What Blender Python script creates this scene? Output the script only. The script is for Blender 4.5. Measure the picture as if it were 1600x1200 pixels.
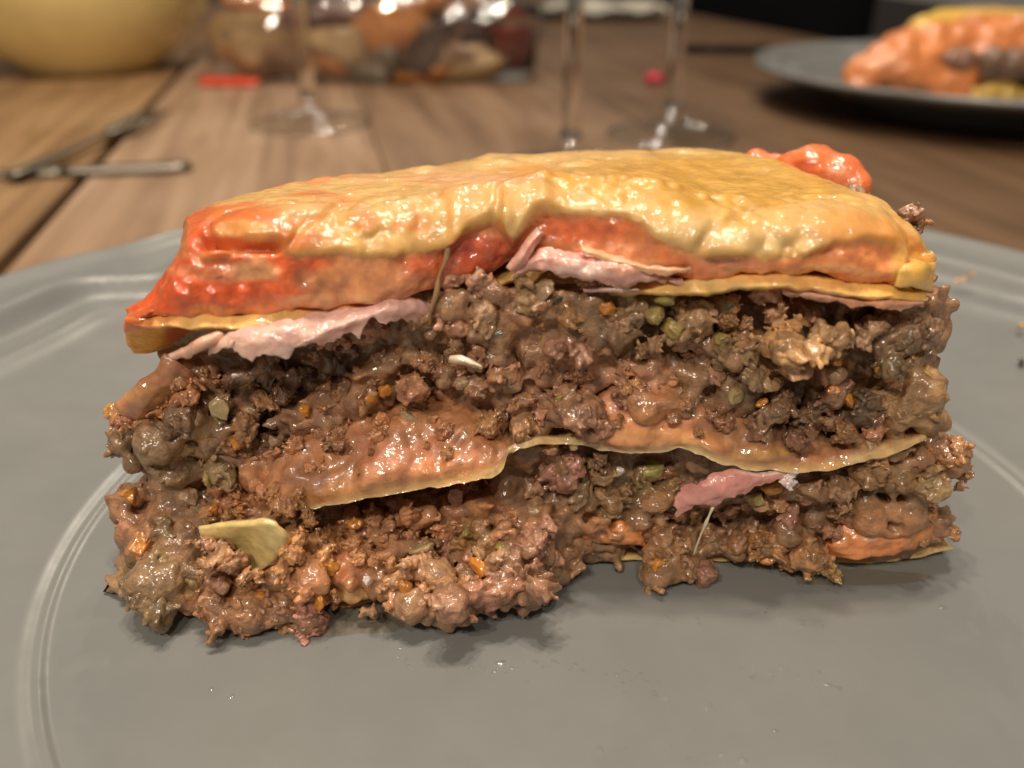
import bpy, math, random
import numpy as np
from mathutils import Vector, Matrix

# ------------------------------------------------------------------ units, camera, light
S = 0.0088                      # one working unit of this script in metres
FPX, PITCH, CAMH = 1305.0, math.radians(28.0), 9.2
TZ = -1.2                       # table top below the floor of the near plate
scene = bpy.context.scene
for o in list(bpy.data.objects):
    bpy.data.objects.remove(o)

cam_d = bpy.data.cameras.new('camera')
cam = bpy.data.objects.new('camera', cam_d)
scene.collection.objects.link(cam)
cam.location = (0, 0, CAMH * S)
cam.rotation_euler = (math.radians(90) - PITCH, 0, 0)
cam_d.sensor_width = 36.0
cam_d.lens = 36.0 * FPX / 1600.0
cam_d.clip_start, cam_d.clip_end = 0.005, 60
cam_d.dof.use_dof = True
cam_d.dof.focus_distance = 12.6 * S
cam_d.dof.aperture_fstop = 13.5
scene.camera = cam

world = bpy.data.worlds.new('World')
scene.world = world
world.use_nodes = True
bg = world.node_tree.nodes['Background']
bg.inputs[0].default_value = (1.0, 0.84, 0.68, 1)
bg.inputs[1].default_value = 0.15


def lamp(name, loc, power, radius, color):
    d = bpy.data.lights.new(name, 'POINT')
    d.energy, d.shadow_soft_size, d.color = power, radius * S, color
    o = bpy.data.objects.new(name, d)
    o.location = [c * S for c in loc]
    scene.collection.objects.link(o)
    return o


WARM = (1.0, 0.88, 0.72)
for x, y, z, pw in [(-20, 18, 108, 9.0), (-8, 24, 110, 7.5), (6, 14, 112, 8.0), (12, 22, 110, 7.0), (-36, -40, 74, 7.0), (-24, -50, 78, 7.0), (10, -46, 80, 5.5), (-12, 124, 112, 8.0), (8, 132, 114, 6.0)]:
    lamp('ceiling_bulb' if y > 0 else 'room_bulb', (x, y, z), pw, 2.2, WARM)     # bulbs of the lamps in the room

scene.view_settings.view_transform = 'Standard'
scene.view_settings.look = 'None'
scene.view_settings.exposure = 0.0
scene.view_settings.gamma = 1.0
scene.render.engine = 'CYCLES'
scene.cycles.use_denoising = True
scene.cycles.sample_clamp_indirect = 4.0
scene.cycles.max_bounces = 10
scene.cycles.transparent_max_bounces = 16

# ------------------------------------------------------------------ measuring helpers (working units)
SN, CS = math.sin(PITCH), math.cos(PITCH)


def at(u, v, Y):
    """point at depth Y that the photograph shows at pixel (u, v)"""
    u, v, Y = np.asarray(u, float), np.asarray(v, float), np.asarray(Y, float)
    x, y = (u - 800) / FPX, -(v - 600) / FPX
    t = Y / (y * SN + CS)
    return np.stack([x * t, Y + 0 * t, CAMH + (y * CS - SN) * t], -1)


def on(u, v, z):
    x, y = (u - 800) / FPX, -(v - 600) / FPX
    t = (z - CAMH) / (y * CS - SN)
    return np.array([x * t, (y * SN + CS) * t, z])


def proj(P):
    P = np.asarray(P, float)
    zc = P[..., 1] * CS - (P[..., 2] - CAMH) * SN
    yc = P[..., 1] * SN + (P[..., 2] - CAMH) * CS
    return 800 + FPX * P[..., 0] / zc, 600 - FPX * yc / zc


# ------------------------------------------------------------------ noise
_rng = np.random.RandomState(7)
_LAT = _rng.rand(64, 64, 64).astype(np.float32) * 2 - 1


def noise(P, freq=1.0, seed=0):
    P = np.asarray(P, np.float32) * freq + np.float32(seed * 17.37 + 101.3)
    i = np.floor(P).astype(np.int32)
    f = P - i
    f = f * f * (3 - 2 * f)
    i0, i1 = i & 63, (i + 1) & 63
    x0, y0, z0 = i0[..., 0], i0[..., 1], i0[..., 2]
    x1, y1, z1 = i1[..., 0], i1[..., 1], i1[..., 2]
    fx, fy, fz = f[..., 0], f[..., 1], f[..., 2]
    a = _LAT[x0, y0, z0] * (1 - fx) + _LAT[x1, y0, z0] * fx
    b = _LAT[x0, y1, z0] * (1 - fx) + _LAT[x1, y1, z0] * fx
    c = _LAT[x0, y0, z1] * (1 - fx) + _LAT[x1, y0, z1] * fx
    d = _LAT[x0, y1, z1] * (1 - fx) + _LAT[x1, y1, z1] * fx
    return (a * (1 - fy) + b * fy) * (1 - fz) + (c * (1 - fy) + d * fy) * fz


def fbm(P, freq=1.0, octs=4, seed=0, gain=0.5):
    s, a, r = 0, 1.0, 0
    for k in range(octs):
        r = r + a * noise(P, freq * 2 ** k, seed + k)
        s += a
        a *= gain
    return r / s


def smooth(e0, e1, x):
    t = np.clip((x - e0) / (e1 - e0), 0, 1)
    return t * t * (3 - 2 * t)


# ------------------------------------------------------------------ mesh helpers
def mesh(name, V, F, col=None, shade=True):
    """V in working units; F an (n,3|4) array or a list of tuples"""
    me = bpy.data.meshes.new(name)
    V = np.asarray(V, np.float64) * S
    if isinstance(F, np.ndarray):
        n, k = F.shape
        me.vertices.add(len(V))
        me.vertices.foreach_set('co', V.astype(np.float32).ravel())
        me.loops.add(n * k)
        me.loops.foreach_set('vertex_index', F.astype(np.int32).ravel())
        me.polygons.add(n)
        me.polygons.foreach_set('loop_start', np.arange(0, n * k, k, dtype=np.int32))
        me.update(calc_edges=True)
        me.validate()
    else:
        me.from_pydata([tuple(v) for v in V], [], [tuple(f) for f in F])
    if shade:
        me.polygons.foreach_set('use_smooth', np.ones(len(me.polygons), bool))
    if col is not None:
        at_ = me.color_attributes.new('Col', 'FLOAT_COLOR', 'POINT')
        c = np.ones((len(V), 4), np.float32)
        c[:, :3] = col
        at_.data.foreach_set('color', c.ravel())
    me.update()
    return me


def link(name, me, mat, parent=None, label=None, cat=None, group=None, kind=None):
    o = bpy.data.objects.new(name, me)
    scene.collection.objects.link(o)
    if me is not None and mat is not None and not me.materials:
        me.materials.append(mat)
    if parent is not None:
        o.parent = parent
    for k, val in (('label', label), ('category', cat), ('group', group), ('kind', kind)):
        if val:
            o[k] = val
    return o


def thing(name, loc, label, cat, group=None, rz=0.0):
    o = link(name, None, None, None, label, cat, group)
    o.location = [c * S for c in loc]
    o.rotation_euler = (0, 0, rz)
    return o


def surface_nets(vol, org, h):
    vol = vol.astype(np.float32)
    ins = vol < 0
    nx, ny, nz = vol.shape
    acc = np.zeros((nx - 1, ny - 1, nz - 1, 3), np.float32)
    cnt = np.zeros((nx - 1, ny - 1, nz - 1), np.float32)
    sl = lambda o, n: slice(o, n - 1 + o)
    corners = [(i, j, k) for i in (0, 1) for j in (0, 1) for k in (0, 1)]
    for a in corners:
        for ax in range(3):
            if a[ax]:
                continue
            b = list(a)
            b[ax] = 1
            va = vol[sl(a[0], nx), sl(a[1], ny), sl(a[2], nz)]
            vb = vol[sl(b[0], nx), sl(b[1], ny), sl(b[2], nz)]
            m = (va < 0) != (vb < 0)
            t = np.where(m, va / np.where(m, va - vb, 1), 0)
            for q in range(3):
                acc[..., q] += np.where(m, a[q] + (t if q == ax else 0), 0)
            cnt += m
    act = cnt > 0
    idx = -np.ones(act.shape, np.int64)
    idx[act] = np.arange(act.sum())
    cells = np.argwhere(act)
    V = (cells + acc[act] / cnt[act][:, None]) * h + np.asarray(org)
    faces = []
    for ax in range(3):
        o1, o2 = [(1, 2), (2, 0), (0, 1)][ax]
        s0 = [slice(1, -1)] * 3
        s1 = [slice(1, -1)] * 3
        s0[ax] = slice(0, -1)
        s1[ax] = slice(1, None)
        A, B = ins[tuple(s0)], ins[tuple(s1)]
        e = np.argwhere(A != B)
        if not len(e):
            continue
        fl = A[tuple(e.T)]
        base = e.copy()
        base[:, o1] += 1
        base[:, o2] += 1
        q = []
        for d1, d2 in ((0, 0), (-1, 0), (-1, -1), (0, -1)):
            c = base.copy()
            c[:, o1] += d1
            c[:, o2] += d2
            q.append(idx[tuple(c.T)])
        q = np.stack(q, 1)
        q[~fl] = q[~fl][:, ::-1]
        faces.append(q)
    F = np.concatenate(faces)
    return V, F


def drop_islands(V, F, least):
    """keep only connected pieces with at least this many vertices (None: the largest piece)"""
    lab = np.arange(len(V))
    E = np.concatenate([F[:, [0, 1]], F[:, [1, 2]], F[:, [2, 3]]])
    for _ in range(400):
        m = np.minimum(lab[E[:, 0]], lab[E[:, 1]])
        new = lab.copy()
        np.minimum.at(new, E[:, 0], m)
        np.minimum.at(new, E[:, 1], m)
        new = new[new]
        new = new[new]
        if (new == lab).all():
            break
        lab = new
    cnt = np.bincount(lab, minlength=len(V))
    keep = cnt[lab] >= (cnt.max() if least is None else least)
    idx = np.cumsum(keep) - 1
    f = F[keep[F].all(1)]
    return V[keep], idx[f]


def grid_normals(P):
    du = np.gradient(P, axis=0)
    dv = np.gradient(P, axis=1)
    n = np.cross(du, dv)
    return n / (np.linalg.norm(n, axis=-1, keepdims=True) + 1e-9)


def catmull(C, n):
    """C (k, ...) control points -> (n, ...) uniformly sampled spline through them"""
    C = np.asarray(C, float)
    k = len(C)
    d = np.linalg.norm(np.diff(C.reshape(k, -1), axis=0), axis=1) + 1e-6
    s = np.concatenate([[0], np.cumsum(d)])
    x = np.linspace(0, s[-1], n)
    i = np.clip(np.searchsorted(s, x, 'right') - 1, 0, k - 2)
    sh = (n,) + (1,) * (C.ndim - 1)
    h = (s[i + 1] - s[i]).reshape(sh)
    t = ((x - s[i]).reshape(sh)) / h
    m = np.gradient(C, s, axis=0)
    t2, t3 = t * t, t * t * t
    return (2 * t3 - 3 * t2 + 1) * C[i] + (t3 - 2 * t2 + t) * h * m[i] + (-2 * t3 + 3 * t2) * C[i + 1] + (t3 - t2) * h * m[i + 1]


def sheet(P, thick, rag=0.0, ragf=3.0, edge=0.12, seed=0, disp=0.0, dispf=2.0, flip=False, fine=0.0):
    """closed slab from a grid of surface points (n,m,3): thickness goes to the back of the normal and rounds off at the rim"""
    n, m, _ = P.shape
    N = grid_normals(P)
    if flip:
        N = -N
    if rag:                                   # uneven cut edges: push the border rows in and out in the surface
        dv = np.gradient(P, axis=1)
        du = np.gradient(P, axis=0)
        dv /= np.linalg.norm(dv, axis=-1, keepdims=True) + 1e-9
        du /= np.linalg.norm(du, axis=-1, keepdims=True) + 1e-9
        j = np.linspace(0, 1, m)[None, :, None]
        i = np.linspace(0, 1, n)[:, None, None]
        r = fbm(P, ragf, 3, seed + 3)[..., None] * rag
        P = P + dv * r * smooth(0.75, 1, j) - dv * r * smooth(0.25, 0, j) * 0.6 + du * r * (smooth(0.8, 1, i) - smooth(0.2, 0, i))
    D = fbm(P, dispf, 3, seed)[..., None] * disp
    if fine:
        D = D + fbm(P, 9.0, 3, seed + 5)[..., None] * fine
    top = P + N * D
    di = np.minimum(np.arange(n), np.arange(n)[::-1])[:, None]
    dj = np.minimum(np.arange(m), np.arange(m)[::-1])[None, :]
    sti = np.linalg.norm(np.diff(P, axis=0), axis=-1).mean()
    stj = np.linalg.norm(np.diff(P, axis=1), axis=-1).mean()
    d = np.minimum(di * sti, dj * stj)
    rd = np.sqrt(np.clip(1 - (1 - np.clip(d / edge, 0, 1)) ** 2, 0, 1))[..., None]
    th = np.asarray(thick)
    th = th[..., None] if th.ndim else th
    mid = top - N * th * 0.5
    T = mid + N * th * 0.5 * rd
    B = mid - N * th * 0.5 * rd
    V = np.concatenate([T.reshape(-1, 3), B.reshape(-1, 3)])
    I = np.arange(n * m).reshape(n, m)
    q = np.stack([I[:-1, :-1], I[1:, :-1], I[1:, 1:], I[:-1, 1:]], -1).reshape(-1, 4)
    if flip:
        q = q[:, ::-1]
    F = [q, q[:, ::-1] + n * m]
    ring = np.concatenate([I[:-1, 0], I[-1, :-1], I[:0:-1, -1], I[0, :0:-1]])
    r2 = np.roll(ring, -1)
    e = np.stack([r2, ring, ring + n * m, r2 + n * m], -1)
    if flip:
        e = e[:, ::-1]
    F.append(e)
    return V, np.concatenate(F)


def ribbon(stations, n, m):
    """stations: list of lists of (u, v, Y)"""
    G = np.array([[at(*p) for p in st] for st in stations])      # (k, c, 3)
    G = catmull(G, n)
    return np.stack([catmull(G[i], m) for i in range(n)])


def paint(V, base, spots, warp=10.0, grain=0.06, seed=0, gf=4.0):
    """vertex colours: soft patches of food colour, some with shade painted in, each (u, v, ru, rv, colour, strength)"""
    u, v = proj(V)
    u = u + fbm(V, 1.6, 4, seed + 11) * warp * 2
    v = v + fbm(V, 1.6, 4, seed + 23) * warp
    c = np.tile(np.asarray(base, float), (len(V), 1))
    for (a, b, ru, rv, colr, st) in spots:
        d = np.sqrt(((u - a) / ru) ** 2 + ((v - b) / rv) ** 2)
        w = (smooth(1.15, 0.7, d) * st)[:, None]
        c = c * (1 - w) + np.asarray(colr) * w
    g = fbm(V, gf, 4, seed + 31)[:, None]
    return np.clip(c * (1 + grain * 2.5 * g), 0.003, 0.95)


# ------------------------------------------------------------------ materials
def new_mat(name):
    m = bpy.data.materials.new(name)
    m.use_nodes = True
    nt = m.node_tree
    return m, nt, nt.nodes['Principled BSDF']


def food(name, rough=0.35, sss=0.25, radius=(1.0, 0.4, 0.2), sscale=0.12, coat=0.5, coat_rough=0.1, bump=0.35, bscale=10.0, bdist=0.03,
         mott=0.25, tint=False, cscale=None):
    """wet food: vertex colour x object colour, mottled, slightly translucent, with an oily coat and fine relief"""
    m, nt, p = new_mat(name)
    N, L = nt.nodes, nt.links
    vc = N.new('ShaderNodeVertexColor')
    vc.layer_name = 'Col'
    oi = N.new('ShaderNodeObjectInfo')
    mul = N.new('ShaderNodeMix')
    mul.data_type, mul.blend_type = 'RGBA', 'MULTIPLY'
    mul.inputs[0].default_value = 1.0 if tint else 0.0
    L.new(vc.outputs[0], mul.inputs[6])
    L.new(oi.outputs['Color'], mul.inputs[7])
    geo = N.new('ShaderNodeNewGeometry')
    n1 = N.new('ShaderNodeTexNoise')
    n1.inputs['Scale'].default_value = 6.0 / S
    n1.inputs['Detail'].default_value = 5
    L.new(geo.outputs['Position'], n1.inputs['Vector'])
    hs = N.new('ShaderNodeHueSaturation')
    mr = N.new('ShaderNodeMapRange')
    mr.inputs[1].default_value, mr.inputs[2].default_value = 0.3, 0.7
    mr.inputs[3].default_value, mr.inputs[4].default_value = 1 - mott, 1 + mott
    L.new(n1.outputs[0], mr.inputs[0])
    L.new(mr.outputs[0], hs.inputs['Value'])
    L.new(mul.outputs[2], hs.inputs['Color'])
    L.new(hs.outputs[0], p.inputs['Base Color'])
    rr = N.new('ShaderNodeMapRange')
    rr.inputs[1].default_value, rr.inputs[2].default_value = 0.3, 0.7
    rr.inputs[3].default_value, rr.inputs[4].default_value = rough - 0.12, rough + 0.12
    n2 = N.new('ShaderNodeTexNoise')
    n2.inputs['Scale'].default_value = 3.0 / S
    n2.inputs['Detail'].default_value = 3
    L.new(geo.outputs['Position'], n2.inputs['Vector'])
    L.new(n2.outputs[0], rr.inputs[0])
    L.new(rr.outputs[0], p.inputs['Roughness'])
    p.inputs['Subsurface Weight'].default_value = sss
    p.inputs['Subsurface Radius'].default_value = radius
    p.inputs['Subsurface Scale'].default_value = sscale * S
    p.inputs['Coat Weight'].default_value = coat
    p.inputs['Coat Roughness'].default_value = coat_rough
    p.inputs['Coat IOR'].default_value = 1.7
    nb = N.new('ShaderNodeTexNoise')
    nb.inputs['Scale'].default_value = bscale / S
    nb.inputs['Detail'].default_value = 4
    nb.inputs['Roughness'].default_value = 0.6
    L.new(geo.outputs['Position'], nb.inputs['Vector'])
    bp = N.new('ShaderNodeBump')
    bp.inputs['Strength'].default_value = bump
    bp.inputs['Distance'].default_value = bdist * S
    L.new(nb.outputs[0], bp.inputs['Height'])
    L.new(bp.outputs[0], p.inputs['Normal'])
    nc = N.new('ShaderNodeTexNoise')
    nc.inputs['Scale'].default_value = (cscale or bscale) / S
    nc.inputs['Detail'].default_value = 1.5
    L.new(geo.outputs['Position'], nc.inputs['Vector'])
    bc_ = N.new('ShaderNodeBump')
    bc_.inputs['Strength'].default_value = 0.9
    bc_.inputs['Distance'].default_value = 0.05 * S
    L.new(nc.outputs[0], bc_.inputs['Height'])
    L.new(bc_.outputs[0], p.inputs['Coat Normal'])
    return m


def plain(name, color, rough=0.5, metal=0.0, coat=0.0, var=0.0, vscale=2.0, bump=0.0, bscale=6.0, bdist=0.03, trans=0.0, ior=1.5, spec=0.5, sss=0.0):
    m, nt, p = new_mat(name)
    N, L = nt.nodes, nt.links
    p.inputs['Base Color'].default_value = (*color, 1)
    p.inputs['Roughness'].default_value = rough
    p.inputs['Metallic'].default_value = metal
    p.inputs['Coat Weight'].default_value = coat
    p.inputs['Coat Roughness'].default_value = 0.08
    p.inputs['Transmission Weight'].default_value = trans
    p.inputs['IOR'].default_value = ior
    p.inputs['Specular IOR Level'].default_value = spec
    if sss:
        p.inputs['Subsurface Weight'].default_value = sss
        p.inputs['Subsurface Scale'].default_value = 0.2 * S
    tc = N.new('ShaderNodeNewGeometry')
    if var:
        n = N.new('ShaderNodeTexNoise')
        n.inputs['Scale'].default_value = vscale / S
        n.inputs['Detail'].default_value = 6
        L.new(tc.outputs['Position'], n.inputs['Vector'])
        hs = N.new('ShaderNodeHueSaturation')
        hs.inputs['Color'].default_value = (*color, 1)
        mr = N.new('ShaderNodeMapRange')
        mr.inputs[1].default_value, mr.inputs[2].default_value = 0.3, 0.7
        mr.inputs[3].default_value, mr.inputs[4].default_value = 1 - var, 1 + var
        L.new(n.outputs[0], mr.inputs[0])
        L.new(mr.outputs[0], hs.inputs['Value'])
        L.new(hs.outputs[0], p.inputs['Base Color'])
    if bump:
        n = N.new('ShaderNodeTexNoise')
        n.inputs['Scale'].default_value = bscale / S
        n.inputs['Detail'].default_value = 4
        L.new(tc.outputs['Position'], n.inputs['Vector'])
        b = N.new('ShaderNodeBump')
        b.inputs['Strength'].default_value = bump
        b.inputs['Distance'].default_value = bdist * S
        L.new(n.outputs[0], b.inputs['Height'])
        L.new(b.outputs[0], p.inputs['Normal'])
    return m


M_meat = food('minced_meat', 0.55, 0.14, (1, 0.45, 0.25), 0.08, 0.6, 0.14, 0.85, 13.0, 0.045, 0.36, tint=True, cscale=8.0)
M_sauce = food('tomato_bechamel', 0.42, 0.35, (1, 0.4, 0.2), 0.15, 0.75, 0.13, 0.6, 8.0, 0.04, 0.20, cscale=7.0)
M_cheese = food('melted_cheese', 0.48, 0.4, (1, 0.7, 0.3), 0.18, 0.45, 0.13, 0.3, 9.0, 0.03, 0.07, cscale=7.0)
M_pasta = food('pasta', 0.42, 0.35, (1, 0.7, 0.35), 0.12, 0.7, 0.15, 0.4, 8.0, 0.03, 0.16, cscale=6.0)
M_ham = food('ham', 0.48, 0.35, (1, 0.45, 0.35), 0.10, 0.6, 0.16, 0.5, 9.0, 0.03, 0.14, cscale=7.0)
M_veg = food('vegetable', 0.30, 0.4, (1, 0.6, 0.2), 0.10, 0.6, 0.08, 0.35, 10.0, 0.02, 0.15, tint=True)


def plate_material():
    m, nt, p = new_mat('grey_glazed_ceramic')
    N, L = nt.nodes, nt.links
    geo = N.new('ShaderNodeNewGeometry')
    n = N.new('ShaderNodeTexNoise')
    n.inputs['Scale'].default_value = 0.35 / S
    n.inputs['Detail'].default_value = 6
    L.new(geo.outputs['Position'], n.inputs['Vector'])
    cr = N.new('ShaderNodeValToRGB')
    cr.color_ramp.elements[0].position, cr.color_ramp.elements[0].color = 0.3, (0.185, 0.190, 0.186, 1)
    cr.color_ramp.elements[1].position, cr.color_ramp.elements[1].color = 0.7, (0.208, 0.208, 0.200, 1)
    L.new(n.outputs[0], cr.inputs[0])
    L.new(cr.outputs[0], p.inputs['Base Color'])
    n2 = N.new('ShaderNodeTexNoise')                       # faint grease smears change the gloss
    n2.inputs['Scale'].default_value = 0.9 / S
    n2.inputs['Detail'].default_value = 7
    n2.inputs['Roughness'].default_value = 0.65
    L.new(geo.outputs['Position'], n2.inputs['Vector'])
    mr = N.new('ShaderNodeMapRange')
    mr.inputs[1].default_value, mr.inputs[2].default_value = 0.35, 0.65
    mr.inputs[3].default_value, mr.inputs[4].default_value = 0.30, 0.46
    L.new(n2.outputs[0], mr.inputs[0])
    L.new(mr.outputs[0], p.inputs['Roughness'])
    n3 = N.new('ShaderNodeTexNoise')
    n3.inputs['Scale'].default_value = 1.5 / S
    n3.inputs['Detail'].default_value = 3
    L.new(geo.outputs['Position'], n3.inputs['Vector'])
    b = N.new('ShaderNodeBump')
    b.inputs['Strength'].default_value = 0.12
    b.inputs['Distance'].default_value = 0.03 * S
    L.new(n3.outputs[0], b.inputs['Height'])
    L.new(b.outputs[0], p.inputs['Normal'])
    p.inputs['Coat Weight'].default_value = 0.2
    p.inputs['Coat Roughness'].default_value = 0.22
    return m


M_plate = plate_material()


def wood_material():
    m, nt, p = new_mat('worn_table_wood')
    N, L = nt.nodes, nt.links
    tc = N.new('ShaderNodeTexCoord')
    oi = N.new('ShaderNodeObjectInfo')
    ad = N.new('ShaderNodeVectorMath')
    ad.operation = 'ADD'
    cx = N.new('ShaderNodeCombineXYZ')
    L.new(oi.outputs['Random'], cx.inputs[0])
    L.new(oi.outputs['Random'], cx.inputs[1])
    L.new(tc.outputs['Object'], ad.inputs[0])
    L.new(cx.outputs[0], ad.inputs[1])
    mp = N.new('ShaderNodeMapping')
    mp.inputs['Scale'].default_value = (1.0 / S, 0.07 / S, 1.0 / S)
    L.new(ad.outputs[0], mp.inputs[0])
    n = N.new('ShaderNodeTexNoise')
    n.inputs['Scale'].default_value = 0.55
    n.inputs['Detail'].default_value = 8
    n.inputs['Roughness'].default_value = 0.6
    n.inputs['Distortion'].default_value = 0.8
    L.new(mp.outputs[0], n.inputs['Vector'])
    cr = N.new('ShaderNodeValToRGB')
    e = cr.color_ramp.elements
    e[0].position, e[0].color = 0.30, (0.15, 0.080, 0.038, 1)
    e[1].position, e[1].color = 0.72, (0.50, 0.34, 0.225, 1)
    k = e.new(0.5)
    k.color = (0.31, 0.19, 0.110, 1)
    L.new(n.outputs[0], cr.inputs[0])
    n2 = N.new('ShaderNodeTexNoise')                        # broad worn, paler areas of the boards
    n2.inputs['Scale'].default_value = 0.06 / S
    n2.inputs['Detail'].default_value = 3
    L.new(ad.outputs[0], n2.inputs['Vector'])
    mx = N.new('ShaderNodeMix')
    mx.data_type = 'RGBA'
    mr = N.new('ShaderNodeMapRange')
    mr.inputs[1].default_value, mr.inputs[2].default_value = 0.35, 0.7
    mr.inputs[3].default_value, mr.inputs[4].default_value = 0.0, 0.55
    L.new(n2.outputs[0], mr.inputs[0])
    L.new(mr.outputs[0], mx.inputs[0])
    L.new(cr.outputs[0], mx.inputs[6])
    mx.inputs[7].default_value = (0.46, 0.33, 0.24, 1)
    mt = N.new('ShaderNodeMix')
    mt.data_type, mt.blend_type = 'RGBA', 'MULTIPLY'
    mt.clamp_result = False
    mt.inputs[0].default_value = 1.0
    L.new(mx.outputs[2], mt.inputs[6])
    L.new(oi.outputs['Color'], mt.inputs[7])
    L.new(mt.outputs[2], p.inputs['Base Color'])
    p.inputs['Roughness'].default_value = 0.48
    b = N.new('ShaderNodeBump')
    b.inputs['Strength'].default_value = 0.3
    b.inputs['Distance'].default_value = 0.06 * S
    L.new(n.outputs[0], b.inputs['Height'])
    L.new(b.outputs[0], p.inputs['Normal'])
    return m


M_wood = wood_material()
M_glass = plain('clear_glass', (0.96, 0.97, 0.95), 0.02, trans=1.0, ior=1.47)
M_steel = plain('cutlery_steel', (0.27, 0.24, 0.20), 0.42, metal=1.0)


def film(name, tint, rough, ior, graze=0.9):
    """thin clear skin: lets light through and mirrors at grazing angles"""
    m = bpy.data.materials.new(name)
    m.use_nodes = True
    nt = m.node_tree
    for n in list(nt.nodes):
        nt.nodes.remove(n)
    out = nt.nodes.new('ShaderNodeOutputMaterial')
    tr = nt.nodes.new('ShaderNodeBsdfTransparent')
    tr.inputs[0].default_value = (*tint, 1)
    gl = nt.nodes.new('ShaderNodeBsdfGlossy')
    gl.inputs['Roughness'].default_value = rough
    lwt = nt.nodes.new('ShaderNodeLayerWeight')
    lwt.inputs[0].default_value = 0.5
    pw = nt.nodes.new('ShaderNodeMath')
    pw.operation = 'POWER'
    nt.links.new(lwt.outputs['Facing'], pw.inputs[0])
    pw.inputs[1].default_value = 4.0
    lw = nt.nodes.new('ShaderNodeMapRange')
    lw.inputs[3].default_value, lw.inputs[4].default_value = ((ior - 1) / (ior + 1)) ** 2, graze
    nt.links.new(pw.outputs[0], lw.inputs[0])
    mx = nt.nodes.new('ShaderNodeMixShader')
    nt.links.new(lw.outputs[0], mx.inputs[0])
    nt.links.new(tr.outputs[0], mx.inputs[1])
    nt.links.new(gl.outputs[0], mx.inputs[2])
    nt.links.new(mx.outputs[0], out.inputs[0])
    return m


M_foot = film('thin_glass', (0.98, 0.98, 0.96), 0.07, 1.9, 0.28)

# ------------------------------------------------------------------ table: boards side by side
ANG = math.radians(12.5)                         # boards run away from the camera, leaning to the left
nvec = np.array([math.cos(ANG), math.sin(ANG)])
dvec = np.array([-math.sin(ANG), math.cos(ANG)])
table = thing('table', (0, 0, TZ), 'rustic brown wooden table of wide boards under the plates', 'table')
seams = [-86, -61.5, -36.5, -11.9, 3.0, 20.0, 39.0, 59.5]
gaps = [0.15, 0.2, 0.2, 0.62, 0.06, 0.08, 0.08, 0.1]
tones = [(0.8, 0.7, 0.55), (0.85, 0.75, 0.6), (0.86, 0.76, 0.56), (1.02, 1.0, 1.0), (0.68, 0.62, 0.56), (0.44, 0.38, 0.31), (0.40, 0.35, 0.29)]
random.seed(4)
for k in range(len(seams) - 1):
    a, b = seams[k] + gaps[k] / 2, seams[k + 1] - gaps[k + 1] / 2
    y0, y1, zt, zb, bv = -40.0, 185.0, random.uniform(-0.03, 0.0), -3.4, 0.12
    prof = [(a, zb), (a, zt - bv), (a + bv * 0.4, zt - bv * 0.35), (a + bv * 1.6, zt), (b - bv * 1.6, zt), (b - bv * 0.4, zt - bv * 0.35), (b, zt - bv), (b, zb)]
    V = [(x, y, z) for y in (y0, y1) for x, z in prof]
    n = len(prof)
    F = [(i, (i + 1) % n, n + (i + 1) % n, n + i)[::-1] for i in range(n)] + [tuple(range(n)), tuple(range(2 * n - 1, n - 1, -1))]
    o = link('plank', mesh('plank', V, F, shade=False), M_wood, table)
    o.rotation_euler = (0, 0, ANG)
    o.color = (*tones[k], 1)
M_under = plain('table_underside', (0.06, 0.035, 0.02), 0.7)
V = [(x, y, z) for z in (-4.4, -3.45) for y in (-36, 180) for x in (-84, 57)]
F = [(0, 2, 3, 1), (4, 5, 7, 6), (0, 1, 5, 4), (2, 6, 7, 3), (0, 4, 6, 2), (1, 3, 7, 5)]
o = link('table_frame', mesh('table_frame', V, F, shade=False), M_under, table)
o.rotation_euler = (0, 0, ANG)

M_floor = plain('dark_floor', (0.03, 0.019, 0.016), 0.6, var=0.3, vscale=0.03)
R_ = 700
V = [(x, y, -82 + 0 * x) for x in np.linspace(-R_, R_, 5) for y in np.linspace(-R_, R_ * 3, 5)]
F = [(i * 5 + j, (i + 1) * 5 + j, (i + 1) * 5 + j + 1, i * 5 + j + 1) for i in range(4) for j in range(4)]
link('floor', mesh('floor', V, F), M_floor, kind='structure')


def lathe(prof, n=64):
    """prof: list of (r, z); closed to the axis where r == 0"""
    V, F = [], []
    ring = []
    for r, z in prof:
        if r <= 1e-6:
            ring.append([len(V)])
            V.append((0, 0, z))
        else:
            ring.append(list(range(len(V), len(V) + n)))
            V += [(r * math.cos(2 * math.pi * i / n), r * math.sin(2 * math.pi * i / n), z) for i in range(n)]
    for a, b in zip(ring[:-1], ring[1:]):
        for i in range(n):
            j = (i + 1) % n
            if len(a) == 1 and len(b) == 1:
                continue
            if len(a) == 1:
                F.append((a[0], b[j], b[i]))
            elif len(b) == 1:
                F.append((a[i], a[j], b[0]))
            else:
                F.append((a[i], a[j], b[j], b[i]))
    return V, F


def box(cx, cy, cz, sx, sy, sz):
    return [(cx + a * sx / 2, cy + b * sy / 2, cz + c * sz / 2) for c in (-1, 1) for b in (-1, 1) for a in (-1, 1)]


BOXF = [(0, 2, 3, 1), (4, 5, 7, 6), (0, 1, 5, 4), (2, 6, 7, 3), (0, 4, 6, 2), (1, 3, 7, 5)]


def soft_box(name, cx, cy, cz, sx, sy, sz, mat, parent, bev=1.0):
    o = link(name, mesh(name, box(cx, cy, cz, sx, sy, sz), BOXF, shade=True), mat, parent)
    b = o.modifiers.new('bevel', 'BEVEL')
    b.width, b.segments = bev * S, 4
    return o


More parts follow.
